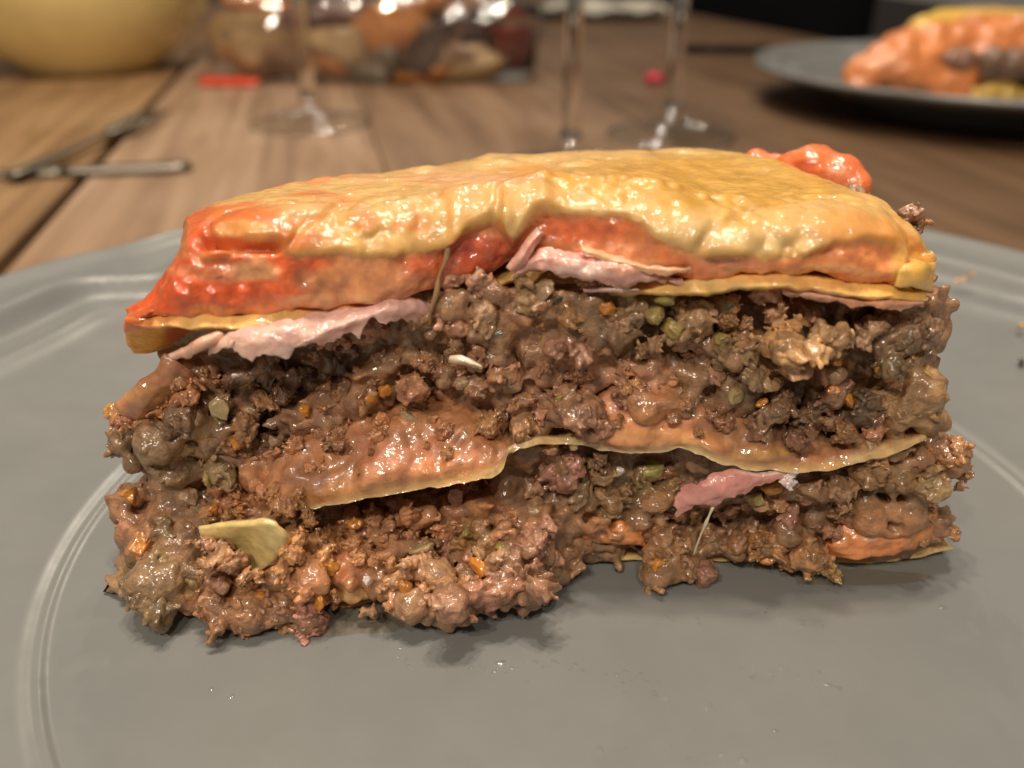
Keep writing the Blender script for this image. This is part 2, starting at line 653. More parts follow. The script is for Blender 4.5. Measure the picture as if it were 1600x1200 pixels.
# ------------------------------------------------------------------ plates
def plate_mesh(seed=0):
    """grey plate: flat well with a crease, sloping rim, raised bead that runs in bracket-shaped scallops"""
    nr, na = 150, 288
    rr = np.concatenate([np.linspace(0.02, 8.0, 14), np.linspace(8.1, 9.4, 66), np.linspace(9.5, 10.2, 8), np.linspace(10.4, 13.0, 16), np.linspace(13.1, 16.1, 70)])
    ph = np.linspace(0, 2 * np.pi, na, endpoint=False)
    Rg, A = np.meshgrid(rr, ph, indexing='ij')
    k = 6
    w = (A * k / (2 * np.pi) + 0.92) % 1.0
    d = np.abs(w - 0.5) * 2                      # 0 mid lobe, 1 at cusp
    dip = np.exp(-((1 - d) / 0.16) ** 2)         # bracket dip at the cusps
    wave = -0.75 * dip + 0.22 * np.exp(-((1 - d - 0.30) / 0.14) ** 2)
    Rout = 1 - 0.020 * dip * smooth(12.0, 16.1, Rg)
    z = 0.0 * Rg
    z += 0.12 * smooth(8.45, 8.95, Rg)
    z += 1.45 * (np.clip((Rg - 8.7) / 7.4, 0, 1)) ** 1.25
    z += 0.028 * np.exp(-((Rg - 8.62) / 0.07) ** 2)                                 # sharp ring at the foot of the rim
    z += 0.22 * np.exp(-((Rg - (14.75 + wave)) / 0.30) ** 2)                       # scalloped bead
    z -= 0.20 * np.exp(-((Rg - (14.1 + wave * 1.15)) / 0.35) ** 2)
    z += 0.12 * np.exp(-((Rg - (13.2 + wave * 1.3)) / 0.25) ** 2)
    z += 0.10 * smooth(15.6, 16.1, Rg)
    X, Y = Rg * Rout * np.cos(A), Rg * Rout * np.sin(A)
    top = np.stack([X, Y, z], -1)
    th = 0.42 - 0.16 * smooth(10, 16, Rg)
    bot = top.copy()
    bot[..., 2] = z * 0 + 0.12 * smooth(8.45, 8.95, Rg) + 1.45 * (np.clip((Rg - 8.7) / 7.4, 0, 1)) ** 1.25 - th
    # foot ring
    bot[..., 2] -= np.where((Rg > 7.6) & (Rg < 8.4), 0.78, 0) * 1.0
    bot[..., 2] = np.maximum(bot[..., 2], TZ + 0.02)
    n = len(rr)
    V = np.concatenate([top.reshape(-1, 3), bot.reshape(-1, 3), [[0, 0, 0]], [[0, 0, -0.42]]])
    I = np.arange(n * na).reshape(n, na)
    J = np.roll(I, -1, axis=1)
    q = np.stack([I[:-1], I[1:], J[1:], J[:-1]], -1).reshape(-1, 4)
    F = [tuple(f) for f in q] + [tuple(f[::-1] + n * na) for f in q]
    e = np.stack([I[-1], I[-1] + n * na, J[-1] + n * na, J[-1]], -1)
    F += [tuple(f) for f in e]
    c0, c1 = 2 * n * na, 2 * n * na + 1
    F += [(c0, I[0, i], J[0, i]) for i in range(na)] + [(c1, J[0, i] + n * na, I[0, i] + n * na) for i in range(na)]
    return mesh('plate', V, F)


PC = (1.1, 12.2)
pm = plate_mesh()
near_plate = link('dinner_plate', pm, M_plate, None, 'large grey glazed plate with scalloped rim carrying the sharply seen lasagne slice', 'plate', 'grey dinner plates')
near_plate.location = (PC[0] * S, PC[1] * S, 0)
near_plate.rotation_euler = (0, 0, math.radians(14))

# ------------------------------------------------------------------ the lasagne slice
slice_ = thing('lasagne_slice', (0.6, 13.0, 0.0), 'tall slice of lasagne with minced meat, ham and melted cheese on top', 'lasagne', 'lasagne slices')
OFF = -np.array([0.6, 13.0, 0.0])


def part(name, V, F, mat, col=None, parent=None, label=None, kind=None):
    me = mesh(name, np.asarray(V) + OFF, F, col)
    return link(name, me, mat, parent or slice_, label=label, kind=kind)


# food colours (linear)
BROWN, PINK, TAN, OLIVE, DARK = (0.30, 0.150, 0.066), (0.36, 0.170, 0.095), (0.47, 0.27, 0.11), (0.225, 0.140, 0.062), (0.14, 0.080, 0.042)
ORANGE, RED, DEEPRED, SALMON = (0.74, 0.23, 0.075), (0.72, 0.10, 0.018), (0.45, 0.055, 0.02), (0.80, 0.33, 0.16)
YELLOW, CREAM, PALE = (0.78, 0.46, 0.09), (0.81, 0.50, 0.165), (0.83, 0.58, 0.25)
PASTA, PASTAO = (0.73, 0.50, 0.23), (0.68, 0.33, 0.10)
HAM, HAMP, FAT = (0.76, 0.46, 0.39), (0.74, 0.32, 0.28), (0.82, 0.66, 0.58)
RUST = (0.46, 0.17, 0.065)

ZONES = [  # the filling's colours by place; shade of the hollow under the ham painted in
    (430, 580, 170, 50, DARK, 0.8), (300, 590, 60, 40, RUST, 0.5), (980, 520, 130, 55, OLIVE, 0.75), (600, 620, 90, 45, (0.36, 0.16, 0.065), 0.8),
    (560, 660, 150, 60, (0.30, 0.14, 0.075), 0.6), (690, 520, 70, 40, (0.30, 0.17, 0.085), 0.7), (780, 470, 90, 40, PINK, 0.6), (880, 610, 100, 60, PINK, 0.8),
    (1000, 600, 70, 50, (0.42, 0.19, 0.10), 0.8), (1210, 650, 130, 60, DARK, 0.7), (1250, 550, 75, 55, TAN, 0.9), (1200, 480, 60, 30, (0.36, 0.19, 0.12), 0.8),
    (1420, 620, 80, 60, TAN, 0.7), (1380, 530, 80, 50, OLIVE, 0.5), (260, 690, 90, 70, OLIVE, 0.8), (225, 640, 50, 30, RUST, 0.7), (200, 810, 60, 60, (0.36, 0.15, 0.06), 0.7),
    (240, 915, 70, 50, OLIVE, 0.8), (400, 960, 130, 60, (0.31, 0.15, 0.075), 0.7), (520, 900, 90, 60, (0.42, 0.18, 0.07), 0.7), (740, 880, 140, 90, PINK, 0.6),
    (680, 910, 60, 40, TAN, 0.5), (960, 760, 80, 50, OLIVE, 0.7), (1180, 830, 100, 50, BROWN, 0.6), (1380, 770, 80, 50, OLIVE, 0.8), (1480, 730, 50, 50, RUST, 0.5),
    (640, 780, 160, 60, (0.34, 0.145, 0.07), 0.6), (600, 830, 130, 40, (0.42, 0.19, 0.085), 0.6), (480, 860, 120, 50, (0.46, 0.20, 0.08), 0.55), (840, 560, 120, 60, (0.34, 0.17, 0.09), 0.5), (420, 770, 90, 50, (0.42, 0.19, 0.085), 0.6), (1050, 860, 70, 60, (0.33, 0.17, 0.075), 0.7), (400, 720, 120, 60, (0.30, 0.15, 0.08), 0.6),
]


SAUCY = [(620, 640, 170, 60, 0.9), (560, 720, 150, 50, 0.9), (1000, 620, 90, 75, 1.0), (1120, 660, 70, 40, 0.6), (520, 890, 110, 60, 1.0), (385, 760, 70, 60, 0.9), (760, 810, 140, 45, 0.7), (950, 830, 60, 35, 0.8), (350, 950, 90, 40, 0.5), (215, 800, 50, 50, 0.5), (860, 500, 90, 40, 0.4), (1390, 820, 90, 40, 0.7), (700, 920, 90, 40, 0.45)]
CREAMY = np.array((0.64, 0.275, 0.115))


def saucy(u, v):
    a = 0.0
    for x, y, ru, rv, st in SAUCY:
        a = np.maximum(a, smooth(1.2, 0.35, np.sqrt(((u - x) / ru) ** 2 + ((v - y) / rv) ** 2)) * st)
    return a


def zone_colour(u, v):
    c = base_zone(u, v)
    w = float(saucy(u, v)) * rnd.uniform(0.05, 0.6)
    return c * (1 - w) + CREAMY * 0.85 * w


def base_zone(u, v):
    c = np.array(BROWN)
    for a, b, ru, rv, k, st in ZONES:
        d = math.hypot((u - a) / ru, (v - b) / rv)
        w = float(smooth(1.15, 0.6, d)) * st
        c = c * (1 - w) + np.array(k) * w
    return c


# where the cut face stands (depth Y of the front of the filling) for a photo position
def front_Y(u, v):
    u, v = np.asarray(u, float), np.asarray(v, float)
    y = np.full(np.broadcast(u, v).shape, 10.85)
    up = v < 690
    y = y + np.where(up, 0.35 * np.exp(-((u - 430) / 150) ** 2 - ((v - 580) / 38) ** 2), 0)          # hollow under the ham
    y = y + np.where(up, 0.30 * np.exp(-((u - 1330) / 90) ** 2 - ((v - 480) / 30) ** 2), 0)
    left = smooth(930, 820, u)
    y = y - left * smooth(740, 985, v) * 1.45                                                        # spilled forward, low on the left side
    y = y - 0.45 * np.exp(-((u - 1045) / 55) ** 2 - ((v - 900) / 45) ** 2)
    y = y + smooth(270, 170, u) * 0.5 + smooth(1440, 1520, u) * 0.5
    y = y + 0.35 * np.exp(-((u - 1010) / 60) ** 2 - ((v - 750) / 40) ** 2) + 0.4 * np.exp(-((u - 1150) / 90) ** 2 - ((v - 810) / 30) ** 2)
    y = y + 0.4 * np.exp(-((u - 800) / 110) ** 2 - ((v - 750) / 30) ** 2)
    return y


# --- filling masses: granular bodies behind the crumbs
def filling(name, zlo, zhi, xl, xr, h, seed, label):
    xs = np.arange(xl - 0.9, xr + 0.9, h)
    ys = np.arange(8.4, 16.9, h)
    zs = np.arange(zlo - 0.55, zhi + 0.55, h)
    X, Y, Z = np.meshgrid(xs, ys, zs, indexing='ij')
    P = np.stack([X, Y, Z], -1)
    u, v = proj(P)
    fy = front_Y(u, v) + 0.12
    cut = np.where(Y < 12, (fy - Y) * 0.85, -5)
    d = np.maximum.reduce([cut, Y - 16.4 + 0.25 * (X < -2) * (-(X + 2)), xl + np.clip(Y - 11, 0, 6) * 0.16 - X, X - xr + np.clip(Y - 11, 0, 6) * 0.12, zlo - Z, Z - zhi])
    d = d + fbm(P, 0.9, 2, seed) * 0.36 + np.abs(fbm(P, 3.0, 2, seed + 4)) * -0.30 + 0.08
    # sauce clings round every crumb in a smooth fillet
    for p, r in STAMPS:
        rr, k = r * (0.50 if abs(p[0] - 0.4) < 5.2 else 0.74), 0.18
        if p[2] + r < zlo - 0.5 or p[2] - r > zhi + 0.5:
            continue
        R = r + 0.45
        i0, i1 = np.searchsorted(xs, (p[0] - R, p[0] + R))
        j0, j1 = np.searchsorted(ys, (p[1] - R, p[1] + R))
        k0, k1 = np.searchsorted(zs, (p[2] - R, p[2] + R))
        if i1 <= i0 or j1 <= j0 or k1 <= k0:
            continue
        Q = P[i0:i1, j0:j1, k0:k1]
        b = np.linalg.norm(Q - p, axis=-1) - rr
        a = d[i0:i1, j0:j1, k0:k1]
        q = np.clip(0.5 + 0.5 * (b - a) / k, 0, 1)
        d[i0:i1, j0:j1, k0:k1] = b * (1 - q) + a * q - k * q * (1 - q)
    sm = (saucy(u, v) * smooth(-0.12, 0.22, fbm(P, 1.3, 3, seed + 30))).astype(np.float32)      # creamy sauce swells between the crumbs there
    d = d + (noise(P, 4.5, seed + 18) * 0.08 + noise(P, 8.5, seed + 19) * 0.055) * (1 - 0.6 * sm) - 0.33 * sm
    d[[0, -1]] = 1
    d[:, [0, -1]] = 1
    d[:, :, [0, -1]] = 1
    V, F = surface_nets(d, (xs[0], ys[0], zs[0]), h)
    V, F = drop_islands(V, F, 2500)
    V[:, 2] = np.maximum(V[:, 2], 0.06)
    c = paint(V, (0.31, 0.168, 0.085), [(a, b, e, f, g, 0.75 * k) for a, b, e, f, g, k in ZONES], 14, 0.2, seed)
    uv_ = proj(V)
    w = (saucy(uv_[0], uv_[1]) * smooth(-0.16, 0.18, fbm(V, 1.3, 3, seed + 30)))[:, None] * 0.9
    c = c * (1 - w) + CREAMY * (1 + 0.35 * fbm(V, 2.0, 3, seed + 33)[:, None]) * w
    o = part(name, V, F, M_meat, c, label=label, kind='stuff')
    return o




# --- crumb shapes
def crumb_mesh(seed, ng=34, lumps=4, stretch=1.0, n=54, fine=0.10, cut=0.055):
    r = np.random.RandomState(seed)
    ext = 1.45
    ax = np.linspace(-ext, ext, n)
    h = ax[1] - ax[0]
    P = np.stack(np.meshgrid(ax, ax, ax, indexing='ij'), -1).astype(np.float32)
    Pw = P + np.stack([noise(P, 1.7, seed), noise(P, 1.7, seed + 1), noise(P, 1.7, seed + 2)], -1) * 0.17 + np.stack([noise(P, 4.5, seed + 6), noise(P, 4.5, seed + 7), noise(P, 4.5, seed + 8)], -1) * 0.05
    d = np.full(P.shape[:3], 9.0, np.float32)

    def smin(a, b, k):
        q = np.clip(0.5 + 0.5 * (b - a) / k, 0, 1)
        return b * (1 - q) + a * q - k * q * (1 - q)
    cen, rad = [], []
    for i in range(lumps):
        c = r.normal(0, 0.40, 3) * np.array([stretch, 1, 0.9])
        cen.append(c)
        rad.append(r.uniform(0.26, 0.58))
        d = smin(d, np.linalg.norm(Pw - c, axis=-1) - rad[-1], 0.18)
    gcol = np.zeros(P.shape[:3], np.float32)
    best = np.full(P.shape[:3], 9.0, np.float32)
    for i in range(ng):
        k = r.randint(lumps)
        w = r.normal(size=3)
        w /= np.linalg.norm(w)
        c = cen[k] + w * rad[k] * r.uniform(0.8, 1.15)
        rg = r.uniform(0.06, 0.17)
        e = r.normal(size=3)
        e *= rg * r.uniform(0.2, 1.7) / np.linalg.norm(e)
        a, b = c - e, c + e
        ba = b - a
        t = np.clip(((Pw - a) @ ba) / (ba @ ba), 0, 1)
        dd = np.linalg.norm(Pw - a - t[..., None] * ba, axis=-1) - rg
        d = smin(d, dd, 0.075)
        gv = r.uniform(-1, 1)
        gcol = np.where(dd < best, gv, gcol)
        best = np.minimum(best, dd)
    d = d + np.abs(fbm(P, 3.2, 3, seed + 9)) * -fine * 1.3 + cut + noise(P, 6.0, seed + 3) * 0.035 + noise(P, 12, seed + 5) * 0.014
    d[[0, -1]] = 1
    d[:, [0, -1]] = 1
    d[:, :, [0, -1]] = 1
    V, F = drop_islands(*surface_nets(d, (-ext,) * 3, h), None)
    ii = np.clip(((V + ext) / h).round().astype(int), 0, n - 1)
    g = gcol[ii[:, 0], ii[:, 1], ii[:, 2]][:, None]
    c = 1.0 + 0.20 * g + 0.25 * fbm(V, 2.5, 3, seed)[:, None]
    c = np.repeat(c, 3, 1)
    c[:, 2] *= (1 + 0.12 * g[:, 0])
    c[:, 1] *= (1 + 0.05 * g[:, 0])
    return mesh('meat_crumb', V, F, np.clip(c, 0.3, 1.9))


CRUMBS = [crumb_mesh(100 + i, ng=38 + (i * 7) % 26, lumps=3 + i % 4, stretch=1.0 + 0.6 * (i % 3 == 0)) for i in range(17)]
for m_ in CRUMBS:
    m_.materials.append(M_meat)


def dice_mesh(seed, n=26):
    r = np.random.RandomState(seed)
    ax = np.linspace(-1.4, 1.4, n)
    P = np.stack(np.meshgrid(ax, ax, ax, indexing='ij'), -1)
    d = np.full(P.shape[:3], -9.0)
    for i in range(10):
        w = r.normal(size=3)
        w /= np.linalg.norm(w)
        d = np.maximum(d, P @ w - r.uniform(0.5, 0.95))
    d = np.maximum(d, np.linalg.norm(P, axis=-1) - 1.15) + fbm(P, 1.6, 3, seed) * 0.22
    d[[0, -1]] = 1
    d[:, [0, -1]] = 1
    d[:, :, [0, -1]] = 1
    V, F = surface_nets(d, (-1.4,) * 3, ax[1] - ax[0])
    return mesh('diced_piece', V, F, np.clip(1 + 0.5 * fbm(V, 1.8, 3, seed)[:, None] * np.ones((1, 3)), 0.4, 1.6))


CHUNKS = [dice_mesh(200 + i) for i in range(8)]
for m_ in CHUNKS:
    m_.materials.append(M_veg)

rnd = random.Random(11)
STAMPS = []


def place(name, me, u, v, Y, rpx, colour, jitter=0.18, squash=None, rot=None):
    p = at(u, v, Y)
    depth = p[1] * CS - (p[2] - CAMH) * SN
    r = rpx * depth / FPX * (1.1 if name == 'meat_crumb' else 1.0)
    if p[2] - r * 0.62 < 0.02:
        p[2] = 0.02 + r * 0.62
    if name == 'meat_crumb' and p[1] < 13:
        STAMPS.append((p.copy(), r))
    o = bpy.data.objects.new(name, me)
    scene.collection.objects.link(o)
    o.parent = slice_
    o.location = Vector((p + OFF) * S)
    o.rotation_euler = rot or (rnd.uniform(0, 6.28), rnd.uniform(0, 6.28), rnd.uniform(0, 6.28))
    sq = squash or (rnd.uniform(0.85, 1.2), rnd.uniform(0.85, 1.2), rnd.uniform(0.75, 1.1))
    o.scale = [r * s for s in sq]
    k = (1 + rnd.uniform(-jitter, jitter)) * (1.16 if name == 'meat_crumb' else 1.0)
    if name == 'meat_crumb':
        colour = (colour[0], max(colour[1], 0.47 * colour[0]), min(colour[2], 0.29 * colour[0]))
    wb = (1.03, 1.06, 1.0) if name == 'meat_crumb' else (1, 1, 1)
    o.color = (min(1, colour[0] * k * wb[0]), min(1, colour[1] * k * rnd.uniform(0.92, 1.06)), min(1, colour[2] * k * rnd.uniform(0.88, 1.12) * wb[2]), 1)
    return o


def crumb(u, v, r, col=None, dY=0.0, sq=None):
    c = zone_colour(u, v) if col is None else col
    return place('meat_crumb', CRUMBS[rnd.randrange(len(CRUMBS))], u, v, float(front_Y(u, v)) + dY, r, c, squash=sq)


placed = []
HERO = [  # u, v, radius, colour, forward shift
    (1222, 540, 48, TAN, -0.35), (1285, 535, 40, (0.36, 0.21, 0.11), -0.30), (1250, 575, 34, (0.42, 0.25, 0.16), -0.3), (1200, 478, 36, (0.36, 0.19, 0.12), -0.05),
    (1345, 522, 34, (0.30, 0.18, 0.09), -0.15), (1300, 590, 30, BROWN, 0.0), (1390, 555, 38, (0.21, 0.145, 0.075), -0.1), (1432, 520, 34, (0.24, 0.14, 0.08), 0.0),
    (1440, 610, 42, TAN, -0.1), (1400, 640, 38, (0.32, 0.2, 0.10), 0.0), (1450, 655, 34, (0.36, 0.2, 0.09), -0.05), (1340, 640, 36, DARK, 0.05), (1150, 560, 36, (0.28, 0.17, 0.085), -0.1),
    (250, 690, 46, (0.27, 0.18, 0.085), -0.2), (210, 648, 34, RUST, -0.05), (300, 660, 36, OLIVE, -0.05), (280, 735, 40, (0.18, 0.12, 0.06), 0.0), (330, 700, 36, OLIVE, 0.0),
    (238, 915, 52, (0.20, 0.135, 0.072), -0.1), (275, 900, 40, (0.23, 0.145, 0.075), 0.0), (195, 795, 32, (0.42, 0.18, 0.06), 0.0), (205, 835, 30, (0.36, 0.15, 0.10), 0.0), (270, 855, 36, OLIVE, 0.05), (260, 800, 40, BROWN, 0.1),
    (345, 880, 42, (0.32, 0.165, 0.08), -0.15), (420, 905, 34, PINK, -0.1), (345, 950, 42, (0.34, 0.165, 0.07), -0.1), (395, 975, 40, (0.33, 0.16, 0.085), -0.05), (450, 950, 36, BROWN, 0.0),
    (378, 996, 22, (0.30, 0.14, 0.08), 0.0), (487, 985, 34, (0.34, 0.165, 0.10), -0.05), (488, 1008, 20, (0.33, 0.17, 0.12), 0.0), (440, 990, 26, BROWN, 0.0),
    (590, 900, 34, BROWN, 0.0), (640, 950, 44, (0.37, 0.185, 0.085), -0.15), (690, 900, 40, TAN, -0.1), (715, 945, 44, (0.35, 0.18, 0.13), -0.15), (660, 880, 34, (0.40, 0.22, 0.12), -0.1),
    (790, 870, 48, (0.30, 0.17, 0.10), -0.1), (830, 920, 46, (0.30, 0.155, 0.09), -0.15), (780, 925, 46, PINK, -0.1), (850, 860, 40, (0.33, 0.175, 0.10), -0.05), (755, 850, 36, BROWN, 0.0), (840, 810, 38, (0.32, 0.18, 0.10), 0.0),
    (1030, 900, 44, (0.31, 0.16, 0.07), -0.05), (1075, 895, 34, (0.27, 0.14, 0.08), -0.05), (1050, 860, 34, (0.36, 0.19, 0.08), 0.0), (1085, 922, 18, BROWN, 0.0), (1010, 912, 26, (0.34, 0.2, 0.08), -0.1),
    (1230, 830, 44, (0.31, 0.155, 0.085), -0.25), (1265, 860, 38, BROWN, -0.25), (1285, 892, 22, (0.33, 0.2, 0.09), -0.25), (1200, 860, 30, (0.38, 0.19, 0.06), -0.2), (1150, 855, 36, BROWN, -0.05), (1110, 850, 30, (0.30, 0.15, 0.085), 0.0),
    (1480, 715, 36, (0.32, 0.15, 0.07), -0.1), (1497, 735, 20, (0.33, 0.17, 0.07), -0.05), (1472, 822, 26, (0.36, 0.16, 0.07), -0.1), (1310, 765, 34, (0.30, 0.16, 0.11), -0.15), (1270, 770, 32, (0.30, 0.15, 0.095), -0.15),
    (1440, 760, 36, (0.27, 0.18, 0.08), -0.05), (1400, 740, 38, OLIVE, 0.0), (1350, 790, 34, OLIVE, 0.1), (880, 735, 36, (0.29, 0.14, 0.09), -0.15), (950, 775, 36, (0.28, 0.17, 0.07), -0.05), (905, 780, 34, OLIVE, 0.0),
    (905, 650, 40, (0.33, 0.165, 0.11), -0.25), (925, 680, 28, (0.35, 0.17, 0.10), -0.3), (870, 640, 34, PINK, -0.1), (985, 625, 34, (0.33, 0.18, 0.13), -0.1), (1075, 620, 28, (0.30, 0.175, 0.12), -0.1), (1100, 585, 26, (0.27, 0.15, 0.10), -0.05),
    (960, 530, 36, (0.31, 0.165, 0.095), -0.1), (895, 545, 34, (0.32, 0.155, 0.10), -0.15), (830, 460, 34, (0.30, 0.18, 0.11), -0.05), (770, 450, 30, (0.36, 0.18, 0.11), 0.0), (700, 480, 40, (0.37, 0.20, 0.11), -0.05), (750, 520, 34, (0.32, 0.19, 0.09), -0.1),
    (780, 560, 32, (0.33, 0.17, 0.11), 0.0), (990, 480, 34, (0.33, 0.2, 0.12), 0.0), (1090, 500, 40, (0.26, 0.155, 0.10), 0.0), (640, 600, 36, (0.35, 0.165, 0.075), -0.05), (560, 620, 40, (0.33, 0.17, 0.07), -0.05),
]
for u, v, r, c, dy in HERO:
    crumb(u, v, r, c, dy)
    placed.append((u, v, r))


def inside(poly, u, v):
    c = False
    n = len(poly)
    for i in range(n):
        x1, y1 = poly[i]
        x2, y2 = poly[(i + 1) % n]
        if (y1 > v) != (y2 > v) and u < (x2 - x1) * (v - y1) / (y2 - y1) + x1:
            c = not c
    return c


UPPER = [(230, 640), (330, 590), (420, 555), (560, 520), (660, 490), (760, 435), (870, 440), (1060, 460), (1250, 462), (1440, 480), (1445, 560), (1475, 640), (1440, 680), (1320, 700), (1180, 690), (1060, 670), (960, 680), (860, 675), (790, 680), (620, 680), (420, 720), (300, 740)]
LOWER = [(190, 680), (330, 690), (420, 740), (500, 810), (620, 785), (760, 755), (850, 715), (1050, 730), (1240, 765), (1330, 735), (1450, 700), (1500, 720), (1460, 790), (1420, 800), (1290, 800), (1270, 850), (1000, 860), (910, 850), (870, 930), (760, 960), (620, 940), (590, 900), (470, 960), (360, 970), (240, 920), (185, 820)]
NOT = [[(440, 705), (520, 674), (780, 664), (795, 700), (640, 770), (440, 800)], [(930, 610), (1010, 590), (1110, 640), (1180, 672), (1330, 690), (1180, 735), (930, 710)], [(1040, 720), (1240, 720), (1230, 750), (1050, 810)], [(300, 815), (460, 815), (430, 895), (360, 895)], [(480, 860), (600, 860), (600, 960), (500, 960)], [(930, 580), (1040, 600), (1060, 690), (930, 690)]]


def fill(poly, count, rmin, rmax, gap, dmin, dmax):
    us, vs = [p[0] for p in poly], [p[1] for p in poly]
    k = t = 0
    while k < count and t < 6000:
        t += 1
        u, v, r = rnd.uniform(min(us), max(us)), rnd.uniform(min(vs), max(vs)), rnd.uniform(rmin, rmax)
        if not inside(poly, u, v) or any(inside(q, u, v) for q in NOT):
            continue
        if any((u - a) ** 2 + ((v - b) * 1.15) ** 2 < (gap * (r + q)) ** 2 for a, b, q in placed):
            continue
        crumb(u, v, r, None, rnd.uniform(dmin, dmax), None)
        placed.append((u, v, r))
        k += 1
    return k


fill(UPPER, 85, 17, 36, 0.60, -0.05, 0.15)
fill(LOWER, 85, 17, 36, 0.60, -0.05, 0.15)
filling('meat_filling', 0.25, 2.25, -6.2, 7.0, 0.055, 1, 'lower layer of minced meat filling')
filling('meat_filling', 2.75, 4.75, -5.4, 6.5, 0.055, 2, 'upper layer of minced meat filling')


# --- vegetables and herb bits among the meat
def veg(name, u, v, r, col, dY=-0.15, sq=None):
    return place(name, CHUNKS[rnd.randrange(len(CHUNKS))], u, v, float(front_Y(u, v)) + dY + 0.06, r, col, 0.15, sq or (rnd.uniform(0.7, 1.3), rnd.uniform(0.6, 1.0), rnd.uniform(0.6, 1.1)))


CARROT, CELERY, ONION, HERB = (0.55, 0.22, 0.03), (0.34, 0.27, 0.08), (0.42, 0.30, 0.16), (0.02, 0.035, 0.012)
for u, v, r in [(222, 852, 19), (375, 690, 16), (478, 640, 12), (555, 815, 13), (575, 622, 17), (600, 610, 13), (950, 480, 13), (1205, 765, 14), (1310, 560, 13), (1385, 575, 15), (1300, 610, 12), (1325, 625, 13),
                (745, 885, 15), (635, 918, 14), (860, 830, 11), (515, 890, 14), (1030, 885, 14), (1200, 870, 16), (320, 880, 12), (1190, 630, 11), (455, 730, 11), (330, 800, 13), (205, 775, 14), (500, 940, 14), (405, 930, 10)]:
    veg('carrot_piece', u, v, r, CARROT, -0.22)
for u, v, r in [(1025, 490, 20), (1050, 510, 20), (1040, 470, 14), (735, 830, 16), (785, 855, 13), (1012, 735, 22), (1000, 750, 14), (1180, 780, 16), (1010, 925, 15), (325, 745, 12), (1130, 530, 12), (880, 620, 11)]:
    veg('celery_piece', u, v, r, CELERY, -0.24)
for u, v, r in [(850, 455, 20), (300, 775, 17), (345, 640, 20), (955, 800, 18), (895, 690, 14), (660, 855, 20), (1360, 700, 20), (1195, 600, 18), (1150, 620, 16), (725, 600, 14), (960, 535, 14), (430, 690, 14), (640, 650, 14)]:
    veg('onion_piece', u, v, r, ONION, -0.2)
for u, v, r in [(929, 656, 9), (870, 470, 10), (848, 830, 4), (780, 520, 6), (1140, 480, 7)]:
    veg('herb_flake', u, v, r, HERB, -0.42, (1.2, 0.5, 1.0))


# --- pasta sheets
def pasta_sheet(name, stations, n, m, thick, base, spots, seed, rag=0.05, disp=0.05, mat=None, edge=0.05, label=None, flip=True, dispf=1.5, fine=0.008):
    P = ribbon(stations, n, m)
    V, F = sheet(P, thick, rag, 5.0 if mat is M_ham else 3.5, edge, seed, disp, dispf, flip, fine)
    c = paint(V, base, spots, 9, 0.08, seed)
    return part(name, V, F, mat or M_pasta, c, label=label)


def back_sheet(front, backY, backdz, n=170, m=60, **k):
    """front: list of (u, v, Y) along the cut edge; the sheet runs straight back into the slice"""
    rows = []
    for u, v, Y in front:
        p = at(u, v, Y)
        fr = p.copy()
        q = p.copy()
        q[1], q[2] = backY, p[2] + backdz
        rows.append([q + (fr - q) * s for s in (0, 0.35, 0.7, 0.9, 1.0)])
    G = catmull(np.array(rows), n)
    P = np.stack([catmull(G[i], m) for i in range(n)])
    return P


# bottom sheet on the plate
P = back_sheet([(u, v, y) for u, v, y in [(230, 905, 10.6), (360, 915, 10.35), (480, 938, 9.95), (560, 940, 9.85), (610, 925, 10.1), (760, 890, 10.6), (890, 868, 10.85), (950, 868, 10.9), (1040, 872, 10.9), (1140, 874, 10.9), (1230, 876, 10.85), (1330, 876, 10.85), (1420, 868, 10.9), (1488, 852, 11.0)]], 16.2, -0.02)
P[..., 2] = np.clip(P[..., 2], 0.13, 0.55) + 0.03 * fbm(P, 0.8, 2, 5)
V, F = sheet(P, 0.13, 0.06, 3, 0.06, 3, 0.02, 2.0, True)
V[:, 2] = np.maximum(V[:, 2], 0.012)
part('pasta_sheet', V, F, M_pasta, paint(V, PASTA, [(560, 930, 90, 30, PASTAO, 0.6), (1350, 860, 50, 20, PASTAO, 0.5), (930, 860, 30, 10, (0.62, 0.5, 0.2), 0.6)], 9, 0.05, 3), label='bottom pasta sheet lying on the plate')

# middle sheet: hangs forward on the left side, wavy on the right
MID = [(392, 806, 10.75), (438, 800, 10.3), (500, 792, 10.02), (580, 778, 9.98), (660, 762, 10.0), (730, 750, 10.05), (782, 735, 10.2), (796, 706, 10.4), (825, 692, 10.45), (880, 690, 10.55), (940, 702, 10.55), (990, 712, 10.5), (1040, 706, 10.5), (1090, 706, 10.45), (1130, 726, 10.38), (1190, 733, 10.35), (1260, 735, 10.35), (1320, 725, 10.4), (1380, 706, 10.45), (1450, 686, 10.65)]
SLOPE = [(392, 750, 10.95), (438, 715, 10.75), (500, 688, 10.68), (580, 668, 10.66), (660, 660, 10.66), (730, 666, 10.66), (782, 686, 10.65), (796, 694, 10.6), (825, 684, 10.7), (880, 680, 10.8), (940, 640, 10.8), (990, 605, 10.76), (1040, 610, 10.76), (1090, 635, 10.78), (1130, 656, 10.8), (1190, 672, 10.85), (1260, 682, 11.0), (1320, 686, 11.0), (1380, 684, 10.95), (1450, 672, 10.9)]
rows = []
for (u, v, Y), (_, v0, Y0) in zip(MID, SLOPE):
    p, q = at(u, v, Y), at(u, v0, Y0)
    rows.append([np.array([p[0] * 0.93 + 0.05, 16.0, 2.6]), np.array([p[0] * 0.97, 12.6, 2.7]), q + (0, 0.5, 0.02), q, q * 0.62 + p * 0.38 + (0, 0.0, 0.03), q * 0.28 + p * 0.72 + (0, -0.03, 0.03), p * 0.94 + q * 0.06, p])
